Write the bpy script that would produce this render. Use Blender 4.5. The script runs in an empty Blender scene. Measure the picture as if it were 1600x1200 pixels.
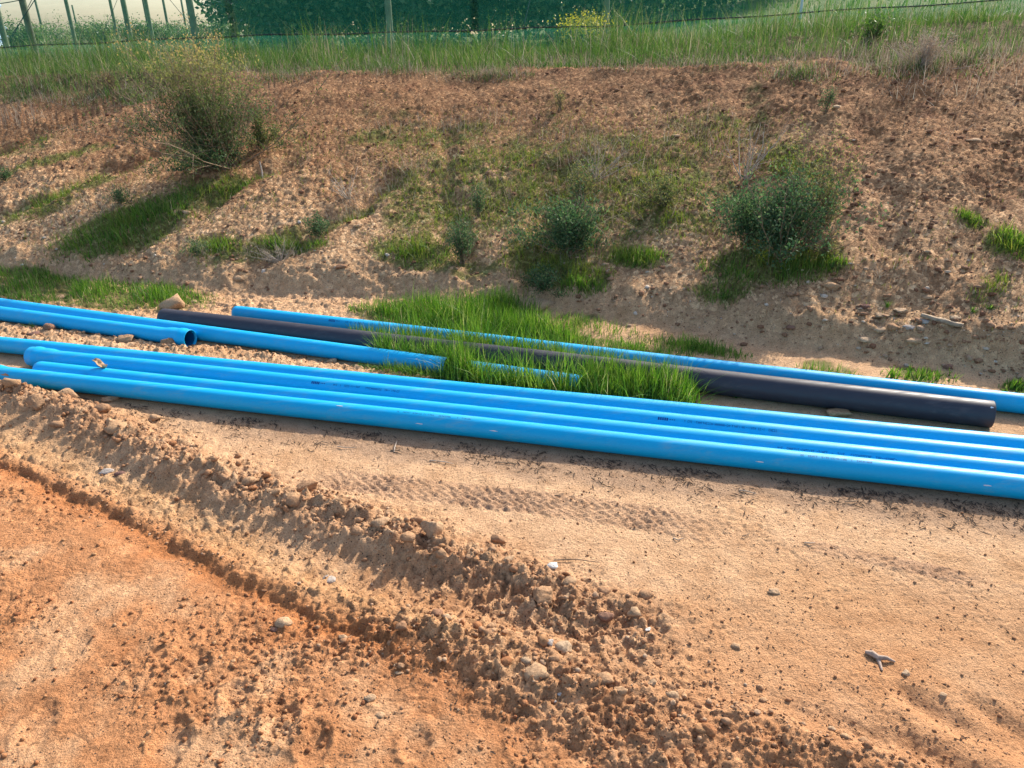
import bpy, bmesh, math, random
import numpy as np
from mathutils import Vector, Matrix

random.seed(7)
rng = np.random.default_rng(7)
S = bpy.context.scene
C = S.collection

# ------------------------------------------------------------------ camera, sky, sun, exposure
CAM_H, PITCH, ROLL, F_PX = 1.94, math.radians(24.56), math.radians(1.2), 1200.0
sp, cp = math.sin(PITCH), math.cos(PITCH)
FW = np.array([0, cp, -sp])
_R0, _U0 = np.array([1., 0, 0]), np.array([0, sp, cp])
RT = math.cos(ROLL) * _R0 - math.sin(ROLL) * _U0
UP = math.sin(ROLL) * _R0 + math.cos(ROLL) * _U0
CAM = np.array([0, 0, CAM_H])
cd = bpy.data.cameras.new('camera'); cam = bpy.data.objects.new('camera', cd); C.objects.link(cam)
cam.matrix_world = Matrix(((RT[0], UP[0], -FW[0], 0), (RT[1], UP[1], -FW[1], 0), (RT[2], UP[2], -FW[2], CAM_H), (0, 0, 0, 1)))
cd.sensor_width = 36; cd.lens = F_PX / 1600 * 36; cd.clip_start = 0.05; cd.clip_end = 1500
S.camera = cam

SUN_EL, SUN_AZ = math.radians(34), math.radians(38)      # azimuth measured from the view direction towards the right
w = bpy.data.worlds.new('World'); S.world = w; w.use_nodes = True
nt = w.node_tree; bg = nt.nodes['Background']
sky = nt.nodes.new('ShaderNodeTexSky'); sky.sky_type = 'NISHITA'; sky.sun_disc = False
sky.sun_elevation = SUN_EL; sky.sun_rotation = SUN_AZ
sky.air_density = 1.0; sky.dust_density = 2.5; sky.ozone_density = 1.0
nt.links.new(sky.outputs[0], bg.inputs[0]); bg.inputs[1].default_value = 0.15
ld = bpy.data.lights.new('sun', 'SUN'); ld.energy = 3.7; ld.angle = math.radians(0.6); ld.color = (1.0, 0.93, 0.82)
sun = bpy.data.objects.new('sun', ld); C.objects.link(sun)
sd = Vector((math.sin(SUN_AZ) * math.cos(SUN_EL), math.cos(SUN_AZ) * math.cos(SUN_EL), math.sin(SUN_EL)))
sun.rotation_euler = sd.to_track_quat('Z', 'Y').to_euler()
S.view_settings.view_transform = 'Standard'; S.view_settings.look = 'None'
S.view_settings.exposure = 1.0; S.view_settings.gamma = 1.0; S.view_settings.use_curve_mapping = False
S.cycles.max_bounces = 8; S.cycles.transparent_max_bounces = 16

# ------------------------------------------------------------------ noise
def _hash(ix, iy, seed):
    h = (ix.astype(np.int64) * 374761393 + iy.astype(np.int64) * 668265263 + seed * 1442695041) & 0xFFFFFFFF
    h = ((h ^ (h >> 13)) * 1274126177) & 0xFFFFFFFF
    return (h ^ (h >> 16)) & 0xFFFFFFFF
def perlin(x, y, seed=0):
    x0, y0 = np.floor(x), np.floor(y); fx, fy = x - x0, y - y0
    u, v = fx * fx * fx * (fx * (fx * 6 - 15) + 10), fy * fy * fy * (fy * (fy * 6 - 15) + 10)
    def g(dx, dy):
        a = _hash(x0 + dx, y0 + dy, seed) * (2 * np.pi / 4294967296.0)
        return np.cos(a) * (fx - dx) + np.sin(a) * (fy - dy)
    a, b, c, d = g(0, 0), g(1, 0), g(0, 1), g(1, 1)
    return (a + (b - a) * u + (c - a) * v + (a - b - c + d) * u * v) * 1.5
def fbm(x, y, f, octv, seed=0, gain=.5, ridged=False):
    s = 0; a = 1; n = 0
    for k in range(octv):
        p = perlin(x * f + 17.3 * k, y * f - 9.1 * k, seed + k)
        if ridged: p = 1 - 2 * np.abs(p)
        s = s + a * p; n += a; a *= gain; f *= 2.03
    return s / n
def worley(x, y, f, seed=0):
    """broken lumps: a squarish distance to the nearest jittered cell point, that cell's random value and a tilt"""
    x = x * f; y = y * f; x0, y0 = np.floor(x), np.floor(y)
    best = np.full(np.shape(x), 9.0); val = np.zeros(np.shape(x)); tilt = np.zeros(np.shape(x))
    for dx in (-1, 0, 1):
        for dy in (-1, 0, 1):
            cx, cy = x0 + dx, y0 + dy
            h1 = _hash(cx, cy, seed) / 4294967296.0; h2 = _hash(cx, cy, seed + 77) / 4294967296.0
            a = (h1 * 13.7 + h2 * 5.1) % 1 * 1.5708; ca, sa = np.cos(a), np.sin(a); ex, ey = cx + h1 - x, cy + h2 - y
            u, v = ex * ca + ey * sa, (ey * ca - ex * sa) * (.8 + .6 * h1); d = (u ** 4 + v ** 4 + .5 * u * u * v * v) ** .25
            m = d < best; best = np.where(m, d, best); val = np.where(m, (h1 * 7.3 + h2 * 3.1) % 1, val); tilt = np.where(m, u * (h2 * 3 - 1.5) + v * (h1 * 2 - 1), tilt)
    return best, val, tilt
def sstep(a, b, x):
    t = np.clip((x - a) / (b - a), 0, 1); return t * t * (3 - 2 * t)

# ------------------------------------------------------------------ camera helpers (a pixel of the photograph -> the place it shows)
def ray(px, py):
    px, py = np.asarray(px, float), np.asarray(py, float)
    return ((px - 800) / F_PX)[..., None] * RT - ((py - 600) / F_PX)[..., None] * UP + FW
def flat(px, py, z=0.0):
    d = ray(px, py); t = (z - CAM_H) / d[..., 2]; return CAM + d * t[..., None]
def pix(P):
    q = np.asarray(P) - CAM; zc = q @ FW
    return 800 + F_PX * (q @ RT) / zc, 600 - F_PX * (q @ UP) / zc

FOOT = flat([-500, 0, 170, 330, 600, 850, 1200, 1450, 1600, 2000], [405, 440, 452, 470, 478, 492, 546, 583, 603, 650])
def foot_y(x): 
    return np.where(x < FOOT[0, 0], FOOT[0, 1] - .25 * (x - FOOT[0, 0]), np.where(x > FOOT[-1, 0], FOOT[-1, 1] - .25 * (x - FOOT[-1, 0]), np.interp(x, FOOT[:, 0], FOOT[:, 1])))
def bank_t(x, y):
    return (y - foot_y(x)) * .962
def Hmacro(x, y):
    t = bank_t(x, y)
    s = (.06 + .07 * sstep(1.5, 3.5, x)) * sstep(0, .35, t) + .05 * sstep(0, 1.0, t) + np.clip(t - .1, 0, 3.9) * .374 
    s = s - .03 * sstep(3.2, 4.1, t) + .10 * sstep(4.0, 6.5, t)
    right = np.log1p(np.exp(np.clip((x - .5) * 1.2, -30, 30))) / 1.2
    s = s + sstep(3.6, 6.0, t) * np.minimum(right, 14) * .052
    s = s + sstep(7, 40, t) * np.minimum(right, 20) * .17 + sstep(6, 40, t) * .10
    return s
def G(px, py):
    """ground point shown at a pixel"""
    d = ray(px, py); lo = np.full(d.shape[:-1], .5); hi = np.full(d.shape[:-1], 60.0); cur = lo.copy(); done = np.zeros(lo.shape, bool)
    step = 1.018
    for k in range(280):
        nx = cur * step; P = CAM + d * nx[..., None]
        below = P[..., 2] < Hmacro(P[..., 0], P[..., 1])
        newly = below & ~done; lo = np.where(newly, cur, lo); hi = np.where(newly, nx, hi); done |= below
        cur = np.where(done, cur, nx)
    lo = np.where(done, lo, 55.)
    for k in range(12):
        m = (lo + hi) / 2; P = CAM + d * m[..., None]; b = P[..., 2] < Hmacro(P[..., 0], P[..., 1])
        hi = np.where(b, m, hi); lo = np.where(b, lo, m)
    return CAM + d * lo[..., None]

_E = G([-300, 0, 100, 230, 300, 430, 550, 700, 830, 950, 1150, 1300, 1350, 1500, 1570, 1620, 1900], [170, 155, 150, 150, 116, 102, 112, 112, 102, 97, 88, 92, 110, 110, 76, 62, 50])
def t_edge(x): return np.interp(x, _E[:, 0], np.clip(bank_t(_E[:, 0], _E[:, 1]), 3.0, 4.25))

# ------------------------------------------------------------------ pipes: axis lines found from their edges in the photograph
def edge_y(a, b, rad, zc, px, s):
    ax = np.array([1, b, 0.]); ax /= np.linalg.norm(ax); C0 = np.array([0, a, zc - CAM_H])
    wv = C0 - ax * (C0 @ ax); D = np.linalg.norm(wv); q = np.cross(ax, wv / D)
    if q[2] < 0: q = -q
    P = C0 + rad * (s * math.sqrt(1 - (rad / D) ** 2) * q - (rad / D) * wv / D)
    k = (px - 800) / F_PX; t = (k * (P @ FW) - P @ RT) / (ax @ RT - k * (ax @ FW)); Q = P + t * ax
    return 600 - F_PX * (Q @ UP) / (Q @ FW), (C0 + ax * t + np.array([0, 0, CAM_H]))
def fit_pipe(rad, zc, p1, y1, p2, y2, s=1):
    a, b = 4.2, -.28
    for _ in range(30):
        e = np.array([edge_y(a, b, rad, zc, p1, s)[0] - y1, edge_y(a, b, rad, zc, p2, s)[0] - y2])
        h = 1e-5
        J = np.array([[ (edge_y(a + h, b, rad, zc, p1, s)[0] - y1 - e[0]) / h, (edge_y(a, b + h, rad, zc, p1, s)[0] - y1 - e[0]) / h],
                      [ (edge_y(a + h, b, rad, zc, p2, s)[0] - y2 - e[1]) / h, (edge_y(a, b + h, rad, zc, p2, s)[0] - y2 - e[1]) / h]])
        d = np.linalg.solve(J, e); a -= d[0]; b -= d[1]
    return a, b
R0 = .055
# name: (radius, centre height, axis a, axis b, x from, x to)
PIPE = {}
def axis_x(a, b, rad, zc, px): return edge_y(a, b, rad, zc, px, 1)[1][0]
for k, (rad, zc, f4, xa, xb) in {
    'A': (R0, .058, (0, 526.5, 1600, 680.5), -900, None),
    'B': (R0, .058, (120, 550.5, 1600, 701), 52, None),
    'C': (R0, .058, (90, 567.3, 1600, 722), 62, None),
    'D': (R0, .058, (60, 577.8, 1600, 742.5), -32, None),
    'E': (R0, .050, (87, 478.5, 700, 558.5), -900, 700),
    'F': (R0, .053, (60, 483, 301, 512), -700, 308),
    'G': (R0, .055, (375, 478, 1600, 615.5), 369, 2300),
    'H': (.072, .070, (300, 486.5, 1520, 622), 258, 1553),
    'I': (R0, .026, (770, 568, 908, 585.5), 730, 911)}.items():
    a, b = fit_pipe(rad, zc, *f4)
    x0 = axis_x(a, b, rad, zc, xa)
    x1 = axis_x(a, b, rad, zc, xb) if xb else x0 + 5.8
    if k == 'A': x0, x1 = x0, 3.0
    PIPE[k] = (rad, zc, a, b, x0, x1)
for k, v in PIPE.items(): print('pipe', k, [round(float(q), 3) for q in v])
for p, q in (('A', 'B'), ('B', 'C'), ('C', 'D'), ('G', 'H'), ('F', 'E'), ('H', 'E')):
    P, Q = PIPE[p], PIPE[q]; lo, hi = max(P[4], Q[4]), min(P[5], Q[5])
    print('gap', p, q, [round(abs((P[2] + P[3] * x) - (Q[2] + Q[3] * x)) * .96 - P[0] - Q[0], 3) for x in (lo, hi)])
def pipe_dist(x, y, pad_ends=.02):
    d = np.full(np.shape(x), 9.0)
    for k, (rad, zc, a, b, x0, x1) in PIPE.items():
        e = np.abs(y - a - b * x) / math.sqrt(1 + b * b) - rad
        out = np.maximum(np.maximum(x0 - x, x - x1), 0)
        d = np.minimum(d, np.where(out > 0, np.hypot(np.maximum(e, 0), out), e))
    return d

# ------------------------------------------------------------------ ground shape
def poly_dist(x, y, pts):
    """signed distance (positive = away from the camera side) and arc length along a polyline"""
    best = np.full(x.shape, 1e9); sg = np.zeros(x.shape); arc = np.zeros(x.shape); L = 0
    for i in range(len(pts) - 1):
        ax_, ay_ = pts[i][:2]; dx, dy = pts[i + 1][0] - ax_, pts[i + 1][1] - ay_; l = math.hypot(dx, dy)
        t = np.clip(((x - ax_) * dx + (y - ay_) * dy) / l ** 2, 0, 1)
        ex, ey = x - ax_ - t * dx, y - ay_ - t * dy; d = np.hypot(ex, ey); m = d < best
        best = np.where(m, d, best); sg = np.where(m, np.sign(dx * ey - dy * ex), sg); arc = np.where(m, L + t * l, arc); L += l
    return best * sg, arc, L
def PL(*pp): return flat([p[0] for p in pp], [p[1] for p in pp])
BERM = PL((-400, 470), (-150, 560), (0, 612), (100, 640), (180, 676), (260, 712), (330, 740), (430, 782), (500, 800), (600, 832), (690, 868), (800, 905), (900, 948), (985, 985))
GROOVE = PL((-400, 560), (-150, 655), (0, 722), (100, 768), (230, 828), (300, 868), (400, 925), (470, 960), (600, 1010), (690, 1048), (790, 1110), (900, 1180), (1000, 1250))
SHELF = PL((-300, 590), (0, 680), (150, 735), (300, 808), (450, 865), (600, 905), (750, 935), (900, 968), (1010, 1000), (1150, 1040))
BERM2 = PL((560, 985), (660, 985), (760, 1010), (850, 1040), (950, 1075), (1050, 1120), (1180, 1150), (1300, 1185), (1450, 1250), (1600, 1330))
TREAD = PL((480, 738), (540, 752), (700, 770), (860, 788), (1030, 812), (1200, 852), (1400, 905), (1600, 970), (1800, 1040))
TREAD2 = PL((1250, 850), (1400, 880), (1600, 925), (1800, 980))
RUTR = [PL((1380, 1060), (1460, 1110), (1540, 1150), (1700, 1230)), PL((1500, 1080), (1600, 1150), (1700, 1220)), PL((1180, 1080), (1300, 1130), (1420, 1175), (1560, 1240))]
PRINTS = [(300, 1052, .085, .022), (372, 1090, .07, .024), (440, 1128, .08, .026), (492, 1165, .07, .02), (265, 1165, .09, .02), (205, 965, .05, .012), (120, 1010, .07, .012), (650, 1165, .07, .016), (60, 1130, .08, .014), (820, 1160, .07, .014)]
RILLS = [PL(*p) for p in ()]
def rill_lines():
    out = []
    for p in [((430, 170), (300, 215), (150, 270), (0, 335), (-150, 390)), ((300, 130), (160, 170), (0, 230), (-200, 300)),
              ((640, 265), (560, 320), (420, 400), (360, 450)), ((480, 230), (360, 300), (200, 400), (100, 440)), ((900, 240), (860, 330), (830, 440)),
              ((1180, 120), (1160, 250), (1120, 400), (1100, 500)), ((1330, 160), (1400, 300), (1360, 450), (1330, 560)), ((1600, 200), (1520, 380), (1440, 500), (1400, 570)), ((700, 150), (690, 300), (730, 420))]:
        out.append(G([q[0] for q in p], [q[1] for q in p]))
    return out
RILLS = rill_lines()
def H(x, y, masks=False):
    x = np.asarray(x, float); y = np.asarray(y, float)
    base = Hmacro(x, y); t = bank_t(x, y)
    near = 1 - sstep(-.05, .25, t)               # the flat part in front of the bank
    bank = sstep(-.05, .35, t)
    fade_far = 1 - sstep(5, 12, t)
    pd = pipe_dist(x, y); keep = sstep(.0, .10, pd)
    z = base.copy()
    ux, uy = pix(np.stack([x, np.maximum(y, .6), np.zeros_like(x)], -1))
    # signed side of the groove: orange ground in front of it
    dg, ag, Lg = poly_dist(x, y, GROOVE); db, ab, Lb = poly_dist(x, y, BERM); ds, as_, Ls = poly_dist(x, y, SHELF); d2, a2, L2 = poly_dist(x, y, BERM2)
    dt, at_, Lt = poly_dist(x, y, TREAD)
    wob = .03 * perlin(x * 5, y * 5, 3) + .015 * perlin(x * 13, y * 13, 4)
    dbw, dgw, d2w = db + wob, dg + wob * .8, d2 + wob
    tb = ab / Lb
    hb = (.066 - .028 * sstep(.35, .95, tb)) * (1 - sstep(.93, 1, tb))
    berm = hb * np.where(dbw > 0, np.exp(-(dbw / .10) ** 2), np.exp(-(dbw / .15) ** 2))
    tg = ag / Lg
    hg = .038 * (1 - .75 * sstep(.62, .95, tg))
    groove = -hg * np.where(dgw > 0, np.exp(-(dgw / .035) ** 2), np.exp(-(dgw / .10) ** 2))
    shelf = -.028 * np.exp(-(ds / .13) ** 4) * (1 - sstep(.9, 1, as_ / Ls))
    t2 = a2 / L2
    berm2 = (.022 * sstep(0, .12, t2)) * np.where(d2w > 0, np.exp(-(d2w / .09) ** 2), np.exp(-(d2w / .14) ** 2))
    fl = berm + groove + shelf + berm2
    rough = np.clip(np.exp(-(dbw / .17) ** 2) + .42 * np.exp(-(d2w / .18) ** 2) + .55 * np.exp(-((dg - .1) / .14) ** 2), 0, 1.2)
    front = 1 - sstep(-.10, .05, dg)
    front *= 1 - sstep(.97, 1.0, tg)
    # right of the second berm the plain is smooth sand
    low = np.clip(front + (1 - sstep(-.05, .1, d2)) * sstep(0, .05, t2), 0, 1)
    plain = np.clip(1 - low - rough, 0, 1)
    strip = sstep(.0, .12, y - (PIPE['A'][2] + PIPE['A'][3] * x)) * (1 - sstep(.6, .9, x + 1.2))    # crumbly dirt between the pipe rows
    # lumps
    c1, v1, k1 = worley(x + .02 * perlin(x * 20, y * 20, 9), y, 15, 1); c2, v2, k2 = worley(x, y, 34, 2); c3, v3, k3 = worley(x, y, 7.5, 5)
    lump = lambda c, v, k, r: np.clip((r - c) / (r * .38), 0, 1) * (.35 + .65 * v) * np.clip(1 + 1.1 * k, .25, 1.9) * (v > .22)
    L1, L2_, L3 = lump(c1, v1, k1, .58), lump(c2, v2, k2, .58), lump(c3, v3, k3, .52)
    fl = fl + rough * (.022 * L1 + .014 * L2_ + .018 * L3 + .012 * fbm(x, y, 9, 4, 11))
    fb = fbm(x, y, 3.2, 5, 21); fr = fbm(x, y, 7, 4, 31, ridged=True)
    patchy = sstep(-.15, .35, fbm(x, y, 1.7, 3, 41)) 
    c4, v4, k4 = worley(x + .01 * perlin(x * 40, y * 40, 19), y, 60, 6); L4 = lump(c4, v4, k4, .6); crk = 1 - 2 * np.abs(perlin(x * 6.5 + .8 * perlin(x * 9, y * 9, 13), y * 8.5, 14))
    fl = fl + low * (.020 * fb + .010 * fr * patchy + .005 * L1 * patchy * sstep(0, .3, fb) + .006 * L2_ * (.3 + .7 * patchy) + .0045 * L4 * patchy + (.0025 + .004 * patchy) * fbm(x, y, 26, 4, 51, gain=.6) - .004 * sstep(.86, .98, crk) * sstep(-.1, .3, fbm(x, y, 2.1, 2, 15)))
    fl = fl + rough * .006 * L4 + plain * keep * (.0026 * fbm(x, y, 34, 3, 52) + .003 * L4 * sstep(.0, .5, fbm(x, y, 3.1, 2, 53)))
    fl = fl + plain * keep * (.008 * fbm(x, y, 1.6, 3, 61) + .005 * fbm(x, y, 11, 4, 62) + .006 * L2_ * sstep(.1, .5, fbm(x, y, 2.3, 2, 63)))
    fl = fl + strip * keep * (.022 + .016 * L1 + .012 * L2_ + .012 * fbm(x, y, 8, 4, 71))
    for px_, py_, r_, dep in PRINTS:
        c = flat(px_, py_); rx = (x - c[0]) / (r_ * .75); ry = (y - c[1]) / (r_ * 1.2); rr = np.hypot(rx, ry) + .18 * perlin(x * 18, y * 18, 5)
        rr = rr + .12 * perlin(x * 40, y * 40, 6); fl = fl - .6 * dep * (1 - sstep(.45, .95, rr)) + dep * .35 * np.exp(-((rr - 1.08) / .2) ** 2)
    # tyre tread: zigzag bars pressed into the sand
    tread_m = np.zeros_like(x)
    for (dd, aa, LL, wd, dep) in ((dt, at_, Lt, .105, .014), (*poly_dist(x, y, TREAD2), .05, .006)):
        e = 1 - sstep(wd * .8, wd, np.abs(dd)); zig = (aa / .062 + .25 * perlin(aa * 9, dd * 14, 18) + 1.1 * np.abs(((dd / .07) % 1) - .5) * 2 + .35 * perlin(x * 6, y * 6, 8)) % 1
        bar = sstep(.25, .4, zig) * (1 - sstep(.75, .9, zig)); q = e * (.65 + .35 * sstep(-.3, .4, fbm(x, y, 2.2, 2, 91))) * (1 - .80 * sstep(.45, .62, aa / LL)) * sstep(0, .06, aa / LL)
        fl = fl + q * (-dep * .45 + dep * bar * .8 + .006 * L2_); tread_m = np.maximum(tread_m, q)
    # lug prints on the shelf
    e = (1 - sstep(.10, .125, np.abs(ds))) * sstep(.42, .55, as_ / Ls) * (1 - sstep(.86, .95, as_ / Ls)); zz = (as_ / .085 + .5 * (ds > 0)) % 1
    fl = fl + e * .013 * sstep(.0, .10, zz) * (1 - sstep(.16, .3, zz)) - e * .004
    for k, r_ in enumerate(RUTR):
        d, a_, L_ = poly_dist(x, y, r_); d = d + wob * .6
        fl = fl - (.030, .022, .018)[k] * np.exp(-(d / .05) ** 2) * sstep(0, .2, a_ / L_) + .016 * np.exp(-((d + .09) / .06) ** 2) * sstep(0, .2, a_ / L_)
    z = z + fl * near * np.where(keep < 1, keep, 1)
    # bank relief
    rl = np.zeros_like(x)
    for k, r_ in enumerate(RILLS):
        d, a_, L_ = poly_dist(x, y, r_); d = d + .10 * perlin(x * 2.2, y * 2.2, 120 + k) + .04 * perlin(x * 7, y * 7, 121)
        rl = rl - (.085 if k < 5 else .05) * np.exp(-(d / .13) ** 2) * sstep(0, .15, a_ / L_)
    b = rl + .05 * fbm(x, y, .9, 3, 131) + .022 * fbm(x, y, 4, 4, 132) + .018 * L1 * sstep(0, .5, fbm(x, y, 1.3, 2, 133) + .15) + .012 * L2_
    b = b + .05 * np.exp(-((t - 4.0) / .5) ** 2) * fbm(x, y * .5, 1.4, 3, 135)
    scarp = np.exp(-((t - .22) / .22) ** 2)
    b = b + scarp * (.06 * fbm(x, y, 2.3, 4, 141, ridged=True) + .02 * L3)
    z = z + b * bank * fade_far * sstep(.0, .12, pd) + .04 * sstep(6, 12, t) * fbm(x, y, .2, 2, 151)
    if not masks: return z
    return z, dict(t=t, near=near, bank=bank, low=low, rough=rough * near, plain=plain, dg=dgw, tg=tg, db=dbw, d2=d2w, tread=tread_m, strip=strip, lump=np.maximum(L1, L2_), v1=v1, scarp=scarp, px=ux, py=uy, pd=pd, rill=rl)
def on_ground(px, py):
    P = G(px, py); P[..., 2] = H(P[..., 0], P[..., 1]); return P
# how slow H is makes a cached lookup worth it only for the mesh; scatters call H once each

# ------------------------------------------------------------------ mesh helpers
def np_mesh(name, V, Fc, mats=None, attrs=None, smooth=False, mat_idx=None, cols=None):
    """V (n,3), Fc list of (m,k) arrays of polygons"""
    if not isinstance(Fc, (list, tuple)): Fc = [Fc]
    me = bpy.data.meshes.new(name); V = np.ascontiguousarray(V, np.float32)
    me.vertices.add(len(V)); me.vertices.foreach_set('co', V.ravel())
    loops = np.concatenate([f.ravel() for f in Fc]).astype(np.int32); sizes = np.concatenate([np.full(len(f), f.shape[1]) for f in Fc])
    me.loops.add(len(loops)); me.loops.foreach_set('vertex_index', loops)
    starts = np.concatenate([[0], np.cumsum(sizes)[:-1]]).astype(np.int32)
    me.polygons.add(len(sizes)); me.polygons.foreach_set('loop_start', starts); me.polygons.foreach_set('loop_total', sizes.astype(np.int32))
    if smooth: me.polygons.foreach_set('use_smooth', np.ones(len(sizes), bool))
    if mat_idx is not None: me.polygons.foreach_set('material_index', mat_idx.astype(np.int32))
    for k, a in (attrs or {}).items():
        at = me.attributes.new(k, 'FLOAT', 'POINT'); at.data.foreach_set('value', np.ascontiguousarray(a, np.float32))
    for k, a in (cols or {}).items():
        at = me.attributes.new(k, 'FLOAT_COLOR', 'POINT'); at.data.foreach_set('color', np.ascontiguousarray(np.c_[a, np.ones(len(a))], np.float32).ravel())
    for m in (mats or []): me.materials.append(m)
    me.update(calc_edges=True)
    return me
def link(name, me, parent=None):
    o = bpy.data.objects.new(name, me); C.objects.link(o)
    if parent is not None: o.parent = parent
    return o
def tag(o, label=None, cat=None, group=None, kind=None):
    if label: o['label'] = label
    if cat: o['category'] = cat
    if group: o['group'] = group
    if kind: o['kind'] = kind
    return o
def empty(name, loc, label, cat, group=None):
    o = bpy.data.objects.new(name, None); C.objects.link(o); o.location = [float(q) for q in loc]; o.empty_display_size = .1
    return tag(o, label, cat, group)
def tubes(paths, sides=5):
    """paths: list of (points (k,3), radii (k,)) -> V, F"""
    VV, FF, off = [], [], 0
    ang = np.arange(sides) * 2 * np.pi / sides
    for P, R in paths:
        P = np.asarray(P, float); R = np.asarray(R, float); k = len(P)
        T = np.gradient(P, axis=0); T /= np.linalg.norm(T, axis=1)[:, None] + 1e-9
        ref = np.array([0, 0, 1.]) if abs(T[0, 2]) < .9 else np.array([1., 0, 0])
        A = np.cross(T, ref); A /= np.linalg.norm(A, axis=1)[:, None] + 1e-9; B = np.cross(T, A)
        ring = P[:, None] + R[:, None, None] * (np.cos(ang)[None, :, None] * A[:, None] + np.sin(ang)[None, :, None] * B[:, None])
        VV.append(ring.reshape(-1, 3)); i = np.arange(k - 1)[:, None] * sides; j = np.arange(sides)[None]
        jn = (j + 1) % sides
        FF.append((np.stack([i + j, i + jn, i + sides + jn, i + sides + j], -1).reshape(-1, 4)) + off); off += k * sides
    return np.concatenate(VV), np.concatenate(FF)

# ------------------------------------------------------------------ materials
def newmat(name):
    m = bpy.data.materials.new(name); m.use_nodes = True; n = m.node_tree.nodes; b = n['Principled BSDF']; return m, m.node_tree, b
def N(nt, t, **k):
    n = nt.nodes.new(t)
    for a, v in k.items():
        if a.startswith('i_'): n.inputs[a[2:].replace('_', ' ')].default_value = v
        else: setattr(n, a, v)
    return n
def ramp(nt, stops, interp='LINEAR'):
    r = nt.nodes.new('ShaderNodeValToRGB'); r.color_ramp.interpolation = interp; e = r.color_ramp.elements
    while len(e) < len(stops): e.new(.5)
    for q, (p, c) in zip(e, stops): q.position = p; q.color = (*c, 1) if len(c) == 3 else c
    return r
def mul(nt, a, b, fac=1.0, mode='MULTIPLY'):
    m = nt.nodes.new('ShaderNodeMix'); m.data_type = 'RGBA'; m.blend_type = mode; m.inputs[0].default_value = fac
    nt.links.new(a, m.inputs[6]); nt.links.new(b, m.inputs[7]); return m.outputs[2]
def soil_mat():
    m, t, b = newmat('soil'); L = t.links
    at = N(t, 'ShaderNodeAttribute', attribute_name='soil'); gr = N(t, 'ShaderNodeAttribute', attribute_name='grit')
    geo = N(t, 'ShaderNodeNewGeometry')
    n1 = N(t, 'ShaderNodeTexNoise', i_Scale=140., i_Detail=6., i_Roughness=.7); L.new(geo.outputs['Position'], n1.inputs['Vector'])
    r1 = ramp(t, [(.32, (.62, .60, .58)), (.5, (1, 1, 1)), (.68, (1.28, 1.28, 1.30))]); L.new(n1.outputs[0], r1.inputs[0])
    c = mul(t, at.outputs['Color'], r1.outputs[0])
    n2 = N(t, 'ShaderNodeTexNoise', i_Scale=11., i_Detail=5., i_Roughness=.65); L.new(geo.outputs['Position'], n2.inputs['Vector'])
    r2 = ramp(t, [(.3, (.80, .76, .72)), (.55, (1, 1, 1)), (.75, (1.15, 1.13, 1.1))]); L.new(n2.outputs[0], r2.inputs[0])
    c = mul(t, c, r2.outputs[0])
    # dark specks of plant bits and crumbs
    v = N(t, 'ShaderNodeTexVoronoi', i_Scale=95., i_Randomness=1.); L.new(geo.outputs['Position'], v.inputs['Vector'])
    vs = N(t, 'ShaderNodeSeparateColor'); L.new(v.outputs['Color'], vs.inputs[0])
    lt = N(t, 'ShaderNodeMath', operation='LESS_THAN'); L.new(v.outputs['Distance'], lt.inputs[0]); lt.inputs[1].default_value = .30
    l2 = N(t, 'ShaderNodeMath', operation='GREATER_THAN'); L.new(vs.outputs[0], l2.inputs[0]); l2.inputs[1].default_value = .86
    mm = N(t, 'ShaderNodeMath', operation='MULTIPLY'); L.new(lt.outputs[0], mm.inputs[0]); L.new(l2.outputs[0], mm.inputs[1])
    mx = N(t, 'ShaderNodeMix', data_type='RGBA'); L.new(mm.outputs[0], mx.inputs[0]); L.new(c, mx.inputs[6]); mx.inputs[7].default_value = (.10, .065, .045, 1); c = mx.outputs[2]
    # gravel cells on the bank, each with its own tone
    v2 = N(t, 'ShaderNodeTexVoronoi', i_Scale=38., i_Randomness=1.); L.new(geo.outputs['Position'], v2.inputs['Vector'])
    s2 = N(t, 'ShaderNodeSeparateColor'); L.new(v2.outputs['Color'], s2.inputs[0])
    rg = ramp(t, [(0, (.55, .48, .45)), (.45, (.9, .86, .82)), (.8, (1.15, 1.1, 1.05)), (.95, (1.7, 1.75, 1.75))]); L.new(s2.outputs[1], rg.inputs[0])
    mg = N(t, 'ShaderNodeMix', data_type='RGBA', blend_type='MULTIPLY'); L.new(gr.outputs['Fac'], mg.inputs[0]); L.new(c, mg.inputs[6]); L.new(rg.outputs[0], mg.inputs[7]); c = mg.outputs[2]
    L.new(c, b.inputs['Base Color']); b.inputs['Roughness'].default_value = .95; b.inputs['Specular IOR Level'].default_value = .12
    # relief
    inv = N(t, 'ShaderNodeMath', operation='SUBTRACT'); inv.inputs[0].default_value = 1.; L.new(v2.outputs['Distance'], inv.inputs[1])
    gm = N(t, 'ShaderNodeMath', operation='MULTIPLY'); L.new(inv.outputs[0], gm.inputs[0]); L.new(gr.outputs['Fac'], gm.inputs[1])
    ad = N(t, 'ShaderNodeMath', operation='MULTIPLY_ADD'); L.new(gm.outputs[0], ad.inputs[0]); ad.inputs[1].default_value = .9; L.new(n1.outputs[0], ad.inputs[2])
    n3 = N(t, 'ShaderNodeTexNoise', i_Scale=45., i_Detail=4., i_Roughness=.6); L.new(geo.outputs['Position'], n3.inputs['Vector'])
    a3 = N(t, 'ShaderNodeMath', operation='MULTIPLY_ADD'); L.new(n3.outputs[0], a3.inputs[0]); a3.inputs[1].default_value = 1.2; L.new(ad.outputs[0], a3.inputs[2])
    bp = N(t, 'ShaderNodeBump', i_Strength=.95, i_Distance=.012); L.new(a3.outputs[0], bp.inputs['Height']); L.new(bp.outputs[0], b.inputs['Normal'])
    return m
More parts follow.
